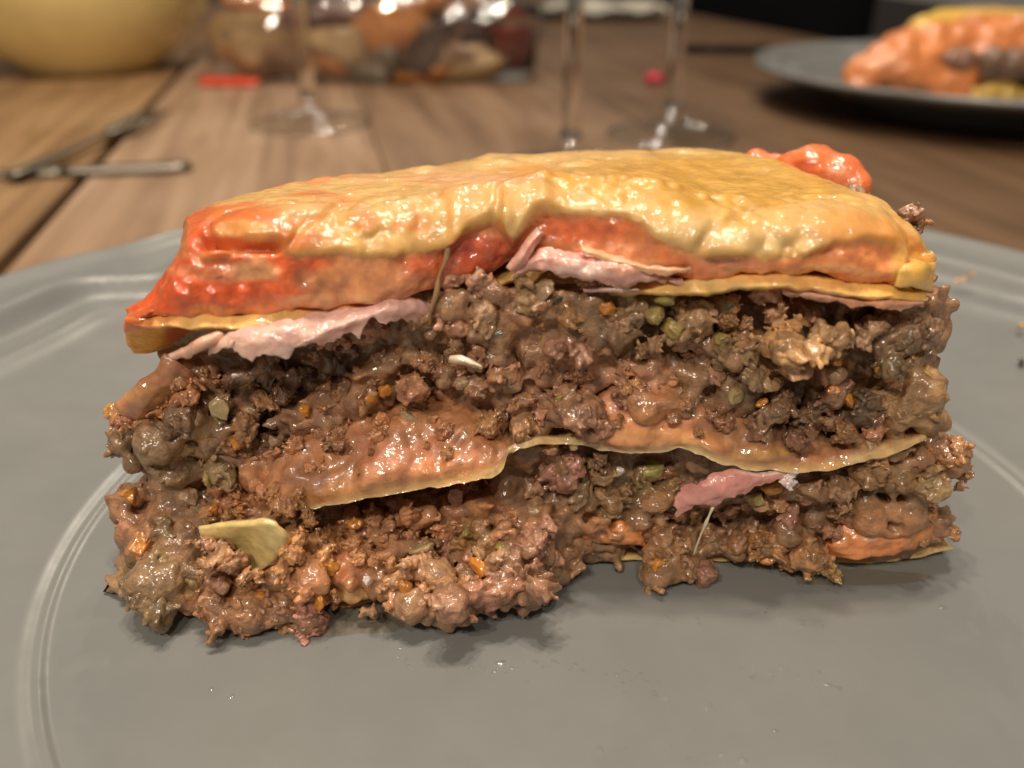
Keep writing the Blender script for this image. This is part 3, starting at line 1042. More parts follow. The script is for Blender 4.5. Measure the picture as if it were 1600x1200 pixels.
G = catmull(np.array(rows), 300)
P = np.stack([catmull(G[i], 110) for i in range(300)])
N_ = -grid_normals(P)
uu, vv = proj(P)
ve = np.interp(uu, [m_[0] for m_ in MID], [m_[1] for m_ in MID])
above = smooth(5, 20, ve - vv) * smooth(13, 11.5, P[..., 1])
lump = 0.16 * fbm(P, 2.8, 3, 61) + 0.2 * np.clip(fbm(P, 1.8, 2, 67), 0, 1) + 0.035 * fbm(P, 8, 2, 63)
P = P + N_ * (above * (0.05 + lump) + 0.03 * fbm(P, 1.2, 2, 8))[..., None]
V, F = sheet(P, 0.12, 0.06, 3.5, 0.06, 8, 0.02, 3.0, True, 0.012)
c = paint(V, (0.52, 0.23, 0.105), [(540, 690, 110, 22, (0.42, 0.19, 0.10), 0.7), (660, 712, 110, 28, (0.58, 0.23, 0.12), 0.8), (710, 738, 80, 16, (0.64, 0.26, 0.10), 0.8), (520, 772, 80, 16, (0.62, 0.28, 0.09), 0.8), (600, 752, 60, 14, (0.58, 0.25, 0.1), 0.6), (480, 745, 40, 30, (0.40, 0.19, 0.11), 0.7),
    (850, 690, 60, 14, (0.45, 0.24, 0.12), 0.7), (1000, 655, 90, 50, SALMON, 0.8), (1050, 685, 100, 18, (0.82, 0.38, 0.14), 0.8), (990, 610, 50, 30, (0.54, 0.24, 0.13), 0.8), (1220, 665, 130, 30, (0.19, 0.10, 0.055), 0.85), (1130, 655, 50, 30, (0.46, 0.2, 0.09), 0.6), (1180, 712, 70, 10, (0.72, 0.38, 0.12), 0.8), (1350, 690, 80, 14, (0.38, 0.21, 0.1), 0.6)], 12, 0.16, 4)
uv_ = proj(V)
ev = np.interp(uv_[0], [m_[0] for m_ in MID], [m_[1] for m_ in MID])
w = smooth(16, 4, ev - uv_[1] + 9 * fbm(V, 2.2, 3, 70))[:, None] * 0.9
pc = paint(V, PASTA, [(600, 765, 190, 40, (0.72, 0.40, 0.14), 0.8), (1000, 705, 60, 14, (0.55, 0.34, 0.2), 0.6), (1270, 725, 50, 14, PASTAO, 0.7), (1180, 725, 40, 14, PASTAO, 0.5)], 9, 0.08, 5)
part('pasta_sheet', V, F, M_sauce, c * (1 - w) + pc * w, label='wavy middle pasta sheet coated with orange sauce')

# top sheet under the cheese
TOP = [(193, 500, 10.45), (240, 497, 10.3), (300, 495, 10.25), (370, 497, 10.25), (430, 494, 10.3), (520, 484, 10.5), (600, 476, 10.7), (680, 462, 11.0), (780, 430, 11.2), (870, 426, 11.1), (960, 440, 10.8), (1050, 449, 10.45), (1110, 446, 10.35), (1180, 433, 10.35), (1250, 436, 10.35), (1330, 448, 10.35), (1400, 456, 10.4), (1456, 462, 10.6)]
P = back_sheet(TOP, 15.6, 0.0, 230, 60)
yy = P[..., 1]
tgt = 4.98
w = smooth(10.6, 13.0, yy)
P[..., 2] = P[..., 2] * (1 - w) + (tgt + 0.06 * fbm(P, 0.6, 2, 8)) * w
P[..., 0] += smooth(11, 15.6, yy) * np.where(P[..., 0] < -1, (-1 - P[..., 0]) * 0.42, 0)
V, F = sheet(P, 0.19, 0.09, 3.5, 0.10, 12, 0.09, 2.2, True, 0.016)
part('pasta_sheet', V, F, M_pasta, paint(V, (0.76, 0.46, 0.15), [(230, 495, 60, 25, RED, 0.7), (330, 505, 110, 22, (0.82, 0.5, 0.16), 0.6), (560, 480, 120, 20, (0.78, 0.32, 0.14), 0.7), (1250, 430, 180, 10, (0.82, 0.40, 0.14), 0.7), (1120, 445, 60, 10, (0.80, 0.56, 0.22), 0.7), (1290, 450, 60, 8, (0.78, 0.36, 0.1), 0.6), (1400, 455, 70, 22, (0.80, 0.44, 0.10), 0.7)], 8, 0.14, 6), label='top pasta sheet under the cheese')
# its left end curls under
pasta_sheet('pasta_curl', [[(192, 500, 10.42), (191, 515, 10.5), (196, 535, 10.7), (206, 556, 10.95)], [(215, 502, 10.36), (215, 516, 10.5), (219, 535, 10.75), (226, 556, 11.0)], [(255, 502, 10.5), (256, 515, 10.65), (259, 530, 10.85), (262, 548, 11.1)], [(300, 502, 10.8), (300, 512, 10.95), (300, 524, 11.1), (300, 538, 11.3)], [(345, 505, 11.1), (345, 512, 11.2), (345, 520, 11.35), (345, 526, 11.5)]],
            70, 40, 0.12, (0.74, 0.36, 0.05), [(190, 500, 45, 18, RED, 0.7), (310, 520, 55, 30, DEEPRED, 0.85), (215, 545, 30, 20, (0.78, 0.45, 0.07), 0.8)], 21, 0.04, 0.02, label='orange stained pasta end curled under')
# loose pasta end sticking out of the front
pasta_sheet('pasta_scrap', [[(306, 824, 9.75), (309, 835, 9.70), (318, 848, 9.72), (330, 856, 9.8)], [(345, 821, 9.62), (348, 838, 9.62), (356, 852, 9.75), (366, 862, 9.9)], [(385, 819, 9.55), (384, 842, 9.66), (382, 866, 9.72), (378, 890, 9.75)], [(415, 815, 9.5), (418, 838, 9.5), (414, 866, 9.55), (402, 895, 9.6)], [(440, 822, 9.52), (444, 838, 9.46), (440, 858, 9.5), (424, 882, 9.58)], [(458, 838, 9.7), (460, 846, 9.62), (456, 856, 9.64), (446, 868, 9.7)]],
            70, 46, 0.13, (0.66, 0.50, 0.20), [(330, 850, 30, 16, (0.5, 0.36, 0.15), 0.4), (460, 845, 20, 16, PASTAO, 0.5)], 25, 0.03, 0.03, label='pale torn pasta end poking out of the meat')

# --- sauces
def sauce(stations, n, m, thick, base, spots, seed, disp=0.08, name='tomato_sauce', label=None, dispf=2.2, edge=0.15, fine=0.012, rag=0.10):
    return pasta_sheet(name, stations, n, m, thick, base, spots, seed, rag, disp, M_sauce, edge, label, True, dispf, fine)


# front of the orange sauce under the cheese
def sauce_Y(u):
    return float(np.interp(u, [190, 240, 330, 480, 600, 660, 720, 800, 850, 920, 1000, 1100, 1250, 1400, 1465], [10.55, 10.35, 10.3, 10.42, 10.55, 10.75, 11.0, 11.05, 10.95, 10.72, 10.6, 10.5, 10.45, 10.5, 10.75]))


SA = [(196, 489, 11.0, 499, 10.42), (240, 456, 11.3, 496, 10.22), (282, 420, 11.6, 493, 10.15), (330, 392, 11.6, 491, 10.15), (400, 382, 11.4, 488, 10.18), (480, 384, 11.2, 480, 10.35), (560, 388, 11.1, 474, 10.5), (625, 384, 11.1, 464, 10.65), (690, 365, 11.3, 444, 11.0), (750, 345, 11.4, 420, 11.25), (810, 338, 11.45, 405, 11.3), (860, 325, 11.3, 402, 11.15),
      (920, 318, 11.05, 412, 10.85), (990, 330, 10.95, 428, 10.65), (1060, 360, 10.9, 438, 10.5), (1130, 378, 10.9, 432, 10.42), (1210, 376, 10.9, 422, 10.4), (1300, 362, 10.8, 430, 10.38), (1380, 366, 10.75, 444, 10.4), (1432, 385, 10.8, 452, 10.5), (1460, 410, 11.0, 456, 10.7)]
CH = [(196, 488, 10.95, 470), (240, 456, 11.25, 440), (266, 428, 11.5, 420), (282, 388, 11.8, 400), (300, 352, 12.0, 398), (325, 340, 12.3, 396), (370, 325, 12.8, 392), (440, 307, 13.4, 396), (500, 297, 14.0, 405), (560, 288, 14.7, 408), (620, 278, 15.2, 402), (665, 271, 15.6, 396), (700, 267, 15.9, 384), (735, 263, 16.0, 362), (770, 260, 16.1, 346), (795, 258, 16.2, 366), (812, 257, 16.3, 380), (832, 257, 16.3, 356), (860, 256, 16.4, 338), (900, 256, 16.4, 332), (950, 252, 16.5, 338), (1000, 250, 16.5, 360),
      (1050, 250, 16.5, 388), (1100, 251, 16.4, 402), (1150, 255, 16.2, 406), (1200, 266, 15.2, 404), (1250, 281, 14.2, 392), (1300, 297, 13.2, 376), (1350, 318, 12.4, 374), (1400, 347, 11.7, 384), (1430, 374, 11.2, 394), (1446, 396, 11.05, 400), (1460, 412, 11.0, 405)]
rows = []
for u, vt, Yt, vl in CH:
    ys_ = sauce_Y(u)
    v1 = float(np.interp(u, [q[0] for q in SA], [q[3] for q in SA]))
    a = at(u, vt, Yt)
    vr = float(np.interp(u, [196, 240, 282, 300, 370, 440, 600, 700, 800, 900, 1000, 1100, 1200, 1300, 1350, 1400, 1446, 1460], [492, 468, 412, 385, 356, 346, 346, 334, 318, 306, 316, 340, 350, 344, 350, 370, 402, 420]))
    r = at(u, vr, ys_ + 0.38)
    rows.append([a + (0, 0.6, -0.75), a + (0, 0.25, -0.15), a, a * 0.62 + r * 0.38 + (0, 0, 0.06), a * 0.28 + r * 0.72 + (0, 0, 0.07), r, at(u, vr * .72 + v1 * .28, ys_ + 0.10), at(u, vr * .40 + v1 * .60, ys_ + 0.0), at(u, vr * .12 + v1 * .88, ys_ - 0.03), at(u, v1, ys_ + 0.02), at(u, v1 + 5, ys_ + 0.2)])
G = catmull(np.array(rows), 360)
P = np.stack([catmull(G[i], 170) for i in range(360)])
N_ = -grid_normals(P)
uu, vv = proj(P)
vlim = np.interp(uu + 26 * fbm(P, 1.3, 2, 40), [q[0] for q in CH], [q[3] for q in CH]) + 16 * fbm(P, 1.9, 3, 46)


def cheese_mask(u, v, lim, W):
    m = smooth(7, -7, v - lim)
    m = np.where(u < 300, m * smooth(285, 300, u), m)
    return m


cmk = cheese_mask(uu, vv, vlim, P)
recess = smooth(650, 720, uu) * smooth(900, 850, uu)
groove = np.exp(-((vv - 386 - (uu - 380) * 0.02) / 8) ** 2) * smooth(305, 325, uu) * smooth(450, 425, uu)
front = smooth(12.2, 11.3, P[..., 1])
curd = 1 - np.clip(np.abs(fbm(P, 1.5, 3, 47)) * 5, 0, 1)
D = cmk * (0.11 + 0.20 * recess * front) - 0.26 * groove
D = D + cmk * (0.09 * fbm(P, 1.2, 2, 41) + 0.028 * fbm(P, 3.6, 2, 44) - 0.08 * curd * front) + (1 - cmk) * (0.12 * fbm(P, 2.0, 3, 31) + 0.06 * fbm(P, 5, 3, 33)) + 0.005 * fbm(P, 11, 2, 45)
P = P + N_ * (D * smooth(200, 270, uu) * smooth(1462, 1420, uu))[..., None]
th = 0.05 + 0.29 * smooth(225, 330, uu) * smooth(1462, 1390, uu)
V, F = sheet(P, th, 0.05, 3.0, 0.2, 42, 0.0, 2.0, True, 0.0)
cs_ = paint(V, ORANGE, [
    (300, 450, 110, 50, RED, 0.9), (430, 430, 90, 40, RED, 0.7), (340, 425, 80, 16, (0.80, 0.28, 0.13), 0.75), (400, 425, 40, 18, (0.86, 0.45, 0.2), 0.75), (560, 440, 100, 35, (0.84, 0.36, 0.15), 0.8), (520, 470, 80, 14, (0.84, 0.42, 0.2), 0.7), (470, 405, 50, 14, (0.80, 0.14, 0.03), 0.7), (300, 485, 70, 8, (0.84, 0.35, 0.08), 0.6),
    (240, 482, 60, 16, RED, 0.8), (700, 420, 60, 40, (0.60, 0.12, 0.045), 0.8), (760, 390, 70, 30, (0.62, 0.10, 0.04), 0.85), (640, 450, 60, 20, SALMON, 0.5), (920, 355, 80, 26, (0.72, 0.16, 0.05), 0.8), (960, 395, 90, 16, SALMON, 0.7), (1010, 420, 50, 12, (0.85, 0.5, 0.22), 0.6),  # shade of the recessed middle painted in as darker red
    (1140, 415, 70, 14, SALMON, 0.6), (1300, 405, 120, 26, (0.84, 0.30, 0.10), 0.8), (1425, 420, 40, 40, (0.84, 0.48, 0.12), 0.8), (1250, 425, 150, 8, (0.85, 0.5, 0.2), 0.5)], 18, 0.16, 31)
cc_ = paint(V, CREAM, [
    (335, 362, 115, 48, RED, 0.92), (395, 340, 70, 22, (0.789, 0.209, 0.036), 0.75), (385, 362, 48, 17, (0.880, 0.437, 0.125), 0.9), (460, 384, 70, 16, (0.809, 0.247, 0.063), 0.85), (560, 345, 26, 16, (0.809, 0.266, 0.054), 0.75), (530, 318, 50, 10, (0.828, 0.367, 0.108), 0.7), (635, 352, 40, 13, (0.809, 0.247, 0.054), 0.8), (500, 356, 40, 12, (0.828, 0.371, 0.090), 0.6),
    (560, 385, 80, 16, CREAM, 0.7), (480, 332, 60, 22, (0.867, 0.481, 0.179), 0.7), (700, 350, 90, 35, (0.828, 0.481, 0.153), 0.5), (640, 384, 70, 16, (0.867, 0.524, 0.179), 0.8), (830, 272, 60, 13, (0.828, 0.361, 0.054), 0.8), (810, 350, 25, 30, PALE, 0.7), (740, 300, 60, 12, (0.858, 0.420, 0.144), 0.6),
    (1100, 285, 260, 45, (0.768, 0.420, 0.063), 0.85), (930, 305, 120, 20, (0.848, 0.498, 0.153), 0.7), (1000, 270, 120, 22, (0.749, 0.393, 0.059), 0.5), (1090, 372, 130, 26, PALE, 0.85), (930, 325, 60, 12, PALE, 0.7), (1190, 382, 50, 22, PALE, 0.85), (1150, 345, 40, 14, (0.789, 0.437, 0.090), 0.6), (1260, 370, 40, 20, PALE, 0.6), (1340, 358, 90, 30, (0.848, 0.367, 0.090), 0.7),
    (1410, 380, 40, 24, (0.837, 0.367, 0.071), 0.8), (700, 278, 160, 10, (0.880, 0.454, 0.215), 0.7)], 14, 0.10, 9)
bl = smooth(0.16, 0.42, fbm(V, 1.5, 4, 55))[:, None] * smooth(11.2, 12.2, V[:, 1])[:, None] * 0.22
cc_ = cc_ * (1 - bl) + np.array((0.68, 0.29, 0.05)) * bl                 # browned patches on the baked top
stv = V * np.array((1.0, 1.0, 2.6))
sk = (smooth(0.10, 0.36, fbm(stv, 1.5, 4, 58)) * smooth(820, 480, proj(V)[0]) * 0.75)[:, None]
cc_ = cc_ * np.array((0.83, 0.80, 0.78))
cc_ = cc_ * (1 - sk) + np.array((0.74, 0.20, 0.045)) * sk                # tomato streaked into the melted cheese
uv_ = proj(V)
lim = np.interp(uv_[0] + 26 * fbm(V, 1.3, 2, 40), [q[0] for q in CH], [q[3] for q in CH]) + 16 * fbm(V, 1.9, 3, 46)
mk = cheese_mask(uv_[0], uv_[1], lim, V)
col = cs_ * (1 - mk[:, None]) + cc_ * mk[:, None]
fm = mk[F].mean(1) > 0.5


def subset(V, F, c, keep):
    f = F[keep]
    used, inv = np.unique(f, return_inverse=True)
    return V[used], inv.reshape(f.shape), c[used]


v_, f_, c_ = subset(V, F, col, fm)
part('cheese_topping', v_, f_, M_cheese, c_, label='melted yellow cheese with reddish baked patches')
v_, f_, c_ = subset(V, F, col, ~fm)
part('tomato_sauce', v_, f_, M_sauce, c_, label='orange red sauce under the cheese')

# torn pasta corner at the right of the cheese
pasta_sheet('pasta_sheet', [[(1408, 412, 10.52), (1408, 422, 10.42), (1406, 436, 10.4), (1402, 450, 10.44)], [(1436, 405, 10.6), (1437, 418, 10.48), (1436, 434, 10.45), (1432, 453, 10.5)], [(1464, 408, 10.85), (1465, 420, 10.75), (1462, 438, 10.7), (1459, 458, 10.72)]], 40, 40, 0.16, (0.82, 0.50, 0.13), [(1450, 415, 20, 12, (0.84, 0.5, 0.1), 0.5)], 51, 0.10, 0.05, label='torn pasta corner below the cheese')

# meat bits stuck in and over those sauces
for u, v, r, Y in [(455, 712, 24, 10.55), (520, 690, 20, 10.5), (600, 672, 24, 10.55), (690, 668, 22, 10.55), (760, 672, 26, 10.55), (500, 735, 18, 10.3), (585, 715, 12, 10.3), (660, 695, 12, 10.38), (560, 745, 10, 10.12), (700, 712, 12, 10.2), (470, 765, 16, 10.15), (985, 600, 24, 10.7), (1060, 625, 22, 10.68), (1120, 655, 24, 10.66), (1190, 675, 24, 10.6), (1250, 680, 26, 10.58), (1310, 684, 24, 10.58), (1370, 682, 24, 10.58), (1010, 650, 10, 10.5), (960, 660, 12, 10.55), (1090, 672, 12, 10.5)]:
    place('meat_crumb', CRUMBS[rnd.randrange(len(CRUMBS))], u, v, Y, r, zone_colour(u, v) * np.array([1.05, 0.95, 0.95]))
for u, v, r, Y in [(338, 868, 26, 9.5), (365, 880, 22, 9.45), (440, 888, 26, 9.42), (462, 862, 22, 9.6), (318, 850, 18, 9.6), (395, 902, 20, 9.4), (430, 785, 26, 10.2), (452, 800, 24, 10.05), (408, 765, 26, 10.4), (475, 806, 18, 10.02), (440, 760, 22, 10.3), (470, 900, 20, 9.72), (500, 875, 22, 9.8), (595, 885, 22, 9.9), (560, 870, 16, 9.85), (520, 925, 13, 9.55), (475, 940, 22, 9.6), (1300, 830, 20, 10.6), (1440, 800, 18, 10.75), (1400, 790, 22, 10.85), (1345, 800, 20, 10.8), (1440, 850, 14, 10.65), (375, 790, 18, 10.5), (350, 815, 16, 10.4), (410, 770, 18, 10.6)]:
    place('meat_crumb', CRUMBS[rnd.randrange(len(CRUMBS))], u, v, Y, r, zone_colour(u, v) * np.array([0.98, 0.97, 0.97]))
# sauce at the foot of the slice
st = [[(u, v0, y0), (u, (v0 + v1) / 2, (y0 + y1) / 2 - .12), (u, v1, y1)] for u, v0, y0, v1, y1 in
      [(1290, 838, 10.75, 872, 10.6), (1320, 805, 10.85, 874, 10.52), (1370, 795, 10.9, 874, 10.5), (1410, 785, 10.95, 866, 10.55), (1450, 775, 11.05, 856, 10.7), (1482, 800, 11.2, 848, 10.9)]]
sauce(st, 70, 50, 0.22, (0.66, 0.23, 0.08), [(1350, 845, 60, 30, (0.82, 0.31, 0.11), 0.8), (1420, 800, 40, 30, (0.6, 0.2, 0.06), 0.7), (1455, 845, 40, 20, (0.55, 0.24, 0.07), 0.7), (1360, 835, 14, 10, (0.8, 0.5, 0.35), 0.8)], 63, 0.12, label='bright orange sauce at the foot of the slice', dispf=3.5)
st = [[(u, v0, y0), (u, (v0 + v1) / 2, (y0 + y1) / 2 - .1), (u, v1, y1)] for u, v0, y0, v1, y1 in [(905, 815, 10.85, 850, 10.75), (940, 808, 10.85, 852, 10.6), (980, 812, 10.8, 858, 10.55), (1010, 825, 10.8, 862, 10.6)]]
sauce(st, 40, 30, 0.2, (0.62, 0.24, 0.07), [(985, 830, 30, 22, (0.8, 0.3, 0.09), 0.8)], 64, 0.12, label='small orange sauce patch between crumbs', dispf=4)
st = [[(u, v0, y0), (u, (v0 + v1) / 2, (y0 + y1) / 2 - .08), (u, v1, y1)] for u, v0, y0, v1, y1 in [(450, 900, 9.95, 962, 9.68), (490, 870, 9.98, 952, 9.62), (540, 858, 10.0, 944, 9.6), (585, 862, 10.05, 940, 9.72), (616, 880, 10.15, 932, 9.95)]]
sauce(st, 60, 50, 0.1, (0.50, 0.20, 0.075), [(480, 920, 40, 30, (0.68, 0.26, 0.06), 0.7), (550, 880, 50, 24, (0.52, 0.19, 0.08), 0.7), (560, 930, 50, 12, (0.62, 0.38, 0.14), 0.8)], 65, 0.24, label='orange sauce low on the spilled end', dispf=3)
# sauce coated strand on the left flank
pasta_sheet('pasta_strand', [[(268, 552, 10.95), (277, 556, 10.9), (288, 564, 10.95), (300, 576, 11.1)], [(240, 588, 10.9), (250, 592, 10.8), (262, 600, 10.85), (276, 610, 11.0)], [(207, 618, 10.85), (218, 622, 10.75), (232, 628, 10.78), (248, 638, 10.95)], [(184, 638, 10.9), (192, 644, 10.8), (204, 650, 10.8), (220, 658, 10.95)]],
            60, 40, 0.12, (0.44, 0.19, 0.085), [(230, 620, 40, 14, (0.62, 0.3, 0.12), 0.8), (275, 565, 30, 20, (0.45, 0.2, 0.12), 0.7), (200, 650, 26, 16, (0.4, 0.18, 0.09), 0.7)], 71, 0.08, 0.14, mat=M_sauce, edge=0.15, dispf=2.6, label='sauce coated strand on the flank')
for u, v, r in [(205, 652, 24), (228, 636, 20), (252, 628, 22), (284, 604, 20), (300, 622, 26), (270, 650, 26), (196, 668, 18)]:
    place('meat_crumb', CRUMBS[rnd.randrange(len(CRUMBS))], u, v, 10.85, r, (0.40, 0.18, 0.08))
# left drape between the layers
st = [[(u, v0, y0), (u, (v0 + v1) / 2, (y0 + y1) / 2 - .1), (u, v1, y1)] for u, v0, y0, v1, y1 in [(340, 800, 10.9, 832, 10.5), (365, 765, 11.0, 828, 10.38), (395, 748, 11.05, 824, 10.32), (415, 748, 11.0, 816, 10.42)]]
sauce(st, 40, 40, 0.2, (0.52, 0.21, 0.09), [(350, 790, 30, 25, (0.62, 0.27, 0.08), 0.7), (410, 740, 26, 26, (0.38, 0.17, 0.09), 0.7)], 66, 0.12, label='orange sauce running down the spilled end', dispf=3)


# --- ham
def ham(stations, thick, base, spots, seed, label, rag=0.10, disp=0.05, n=90, m=40, flip=True):
    return pasta_sheet('ham_slice', stations, n * 2, m, thick * 0.6, base, spots, seed, rag * 1.9, disp * 1.5, M_ham, 0.03, label, flip, 2.6, 0.016)


ham([[(322, 534, 10.25), (324, 540, 10.2), (328, 544, 10.2), (330, 549, 10.22)], [(360, 517, 10.25), (362, 528, 10.08), (364, 540, 10.02), (366, 552, 10.05)], [(410, 505, 10.3), (412, 522, 10.05), (413, 540, 9.98), (412, 558, 10.0)], [(455, 493, 10.4), (458, 514, 10.12), (460, 534, 10.05), (459, 556, 10.08)], [(500, 486, 10.5), (503, 504, 10.25), (505, 520, 10.15), (505, 540, 10.18)], [(550, 478, 10.6), (553, 490, 10.4), (555, 502, 10.3), (556, 516, 10.3)], [(600, 466, 10.75), (602, 476, 10.55), (603, 486, 10.45), (604, 498, 10.45)], [(640, 462, 10.9), (642, 472, 10.7), (644, 484, 10.65), (645, 496, 10.68)], [(672, 470, 11.0), (676, 480, 10.85), (678, 492, 10.8), (679, 504, 10.85)]],
    0.07, HAM, [(370, 540, 50, 14, (0.80, 0.50, 0.38), 0.6), (620, 480, 70, 14, (0.62, 0.34, 0.29), 0.5), (460, 550, 26, 12, FAT, 0.5)], 81, 'pale pink ham torn along the edge', 0.16, 0.06)
ham([[(345, 514, 10.3), (350, 520, 10.25), (352, 526, 10.3)], [(318, 528, 10.2), (322, 534, 10.12), (324, 541, 10.18)], [(290, 543, 10.25), (293, 548, 10.2), (296, 554, 10.22)], [(266, 555, 10.3), (268, 558, 10.26), (272, 561, 10.3)]], 0.06, (0.76, 0.44, 0.32), [], 82, 'thin strip of ham at the side', 0.05, 0.02, 50, 16)
ham([[(790, 418, 10.75), (794, 424, 10.7), (800, 429, 10.75)], [(805, 398, 10.75), (812, 406, 10.62), (820, 415, 10.7)], [(822, 368, 10.85), (832, 376, 10.7), (842, 385, 10.85)], [(838, 352, 10.95), (848, 360, 10.85), (856, 366, 11.0)]], 0.07, (0.72, 0.38, 0.30), [(845, 357, 20, 10, FAT, 0.5)], 83, 'folded ham curl under the cheese', 0.04, 0.03, 50, 20)
ham([[(800, 418, 10.9), (800, 424, 10.72), (802, 430, 10.72), (804, 436, 10.8)], [(860, 385, 10.85), (860, 402, 10.62), (862, 418, 10.6), (864, 430, 10.7)], [(905, 396, 10.75), (905, 410, 10.52), (906, 424, 10.5), (908, 436, 10.6)], [(960, 408, 10.65), (960, 420, 10.45), (962, 432, 10.42), (964, 444, 10.5)], [(1010, 416, 10.6), (1010, 428, 10.4), (1012, 438, 10.38), (1014, 448, 10.45)], [(1062, 430, 10.55), (1062, 436, 10.42), (1063, 442, 10.4), (1064, 448, 10.45)]],
    0.08, (0.72, 0.38, 0.32), [(900, 425, 60, 12, FAT, 0.5), (980, 420, 40, 10, (0.8, 0.36, 0.2), 0.5)], 84, 'pink ham bunched below the cheese', 0.10, 0.10)
ham([[(905, 380, 10.75), (906, 388, 10.62), (908, 398, 10.6)], [(960, 398, 10.6), (961, 406, 10.45), (962, 415, 10.45)], [(1020, 412, 10.5), (1021, 420, 10.36), (1022, 428, 10.36)], [(1085, 412, 10.5), (1086, 420, 10.38), (1087, 428, 10.4)]], 0.09, (0.82, 0.46, 0.26), [(950, 400, 50, 8, (0.85, 0.55, 0.28), 0.6)], 85, 'second fold of ham stained orange', 0.06, 0.05)
ham([[(905, 450, 10.75), (906, 454, 10.7), (908, 458, 10.72)], [(950, 446, 10.6), (951, 452, 10.52), (952, 458, 10.55)], [(1000, 448, 10.55), (1001, 452, 10.48), (1002, 456, 10.5)]], 0.05, (0.70, 0.46, 0.40), [], 86, 'thin torn ham tip below the fold', 0.05, 0.03, 40, 14)
ham([[(1056, 768, 10.45), (1054, 780, 10.38), (1056, 792, 10.36), (1058, 806, 10.4)], [(1090, 752, 10.4), (1090, 764, 10.3), (1090, 778, 10.26), (1090, 792, 10.3)], [(1115, 735, 10.45), (1120, 748, 10.3), (1124, 764, 10.24), (1128, 782, 10.28)], [(1170, 733, 10.45), (1172, 744, 10.32), (1174, 754, 10.28), (1176, 766, 10.3)], [(1210, 733, 10.45), (1211, 740, 10.36), (1212, 746, 10.34), (1214, 752, 10.36)], [(1234, 732, 10.5), (1235, 735, 10.46), (1236, 738, 10.45), (1237, 742, 10.46)]],
    0.09, HAMP, [(1100, 780, 50, 10, (0.68, 0.33, 0.28), 0.5), (1190, 737, 40, 6, FAT, 0.5)], 87, 'deeper pink piece of ham below the middle pasta', 0.09, 0.05)
ham([[(1225, 450, 10.6), (1226, 456, 10.5), (1228, 463, 10.52)], [(1290, 456, 10.5), (1291, 464, 10.4), (1292, 472, 10.42)], [(1370, 466, 10.5), (1371, 474, 10.4), (1372, 484, 10.42)], [(1440, 468, 10.6), (1441, 474, 10.52), (1442, 480, 10.55)]], 0.07, (0.66, 0.34, 0.26), [(1350, 475, 80, 10, (0.72, 0.3, 0.14), 0.6)], 88, 'ham edge below the top pasta', 0.08, 0.05)
ham([[(700, 552, 10.6), (700, 560, 10.55), (700, 568, 10.6)], [(722, 556, 10.5), (722, 564, 10.42), (722, 572, 10.5)], [(750, 568, 10.4), (750, 572, 10.36), (749, 578, 10.4)]], 0.07, (0.72, 0.56, 0.42), [], 89, 'small pale ham scrap among the meat', 0.04, 0.03, 36, 16)
place('fat_piece', CRUMBS[5], 1236, 748, 10.42, 22, (0.80, 0.66, 0.60))
veg('fat_piece', 208, 715, 17, (0.72, 0.60, 0.52), 0.02, (0.6, 0.8, 1.3))
veg('fat_piece', 572, 908, 10, (0.78, 0.62, 0.56), -0.3, (0.5, 0.8, 1.2))
veg('fat_piece', 970, 735, 8, (0.75, 0.65, 0.6), -0.3)


def tube(pts, radii, ns=8):
    pts = np.asarray(pts, float)
    V, F = [], []
    for i, p in enumerate(pts):
        d = pts[min(i + 1, len(pts) - 1)] - pts[max(i - 1, 0)]
        d /= np.linalg.norm(d)
        a = np.cross(d, (0.3, 1, 0.2))
        a /= np.linalg.norm(a)
        b = np.cross(d, a)
        for k in range(ns):
            t = 2 * math.pi * k / ns
            V.append(p + radii[i] * (math.cos(t) * a + math.sin(t) * b))
    for i in range(len(pts) - 1):
        for k in range(ns):
            F.append((i * ns + k, i * ns + (k + 1) % ns, (i + 1) * ns + (k + 1) % ns, (i + 1) * ns + k))
    F += [tuple(range(ns))[::-1], tuple(range((len(pts) - 1) * ns, len(pts) * ns))]
    return np.array(V), F


pts = catmull([at(1114, 792, 10.3), at(1104, 815, 10.32), at(1094, 838, 10.36), at(1084, 866, 10.45)], 24)
V, F = tube(pts, [0.016 + 0.014 * math.exp(-((i - 7) / 2.0) ** 2) + 0.012 * math.exp(-(i / 2.5) ** 2) for i in range(24)])
part('cheese_string', V, F, M_cheese, np.tile((0.85, 0.72, 0.55), (len(V), 1)), label='thin stretched cheese string')
pts = catmull([at(701, 376, 10.85), at(697, 405, 10.76), at(686, 432, 10.74), at(682, 458, 10.68), at(674, 482, 10.68), at(671, 508, 10.85)], 30)
V, F = tube(pts, [0.034 + 0.010 * math.sin(i * 0.5) for i in range(30)])
part('herb_stem', V, F, M_veg, np.tile((0.34, 0.22, 0.10), (len(V), 1)), label='thin brownish herb stem hanging by the ham')


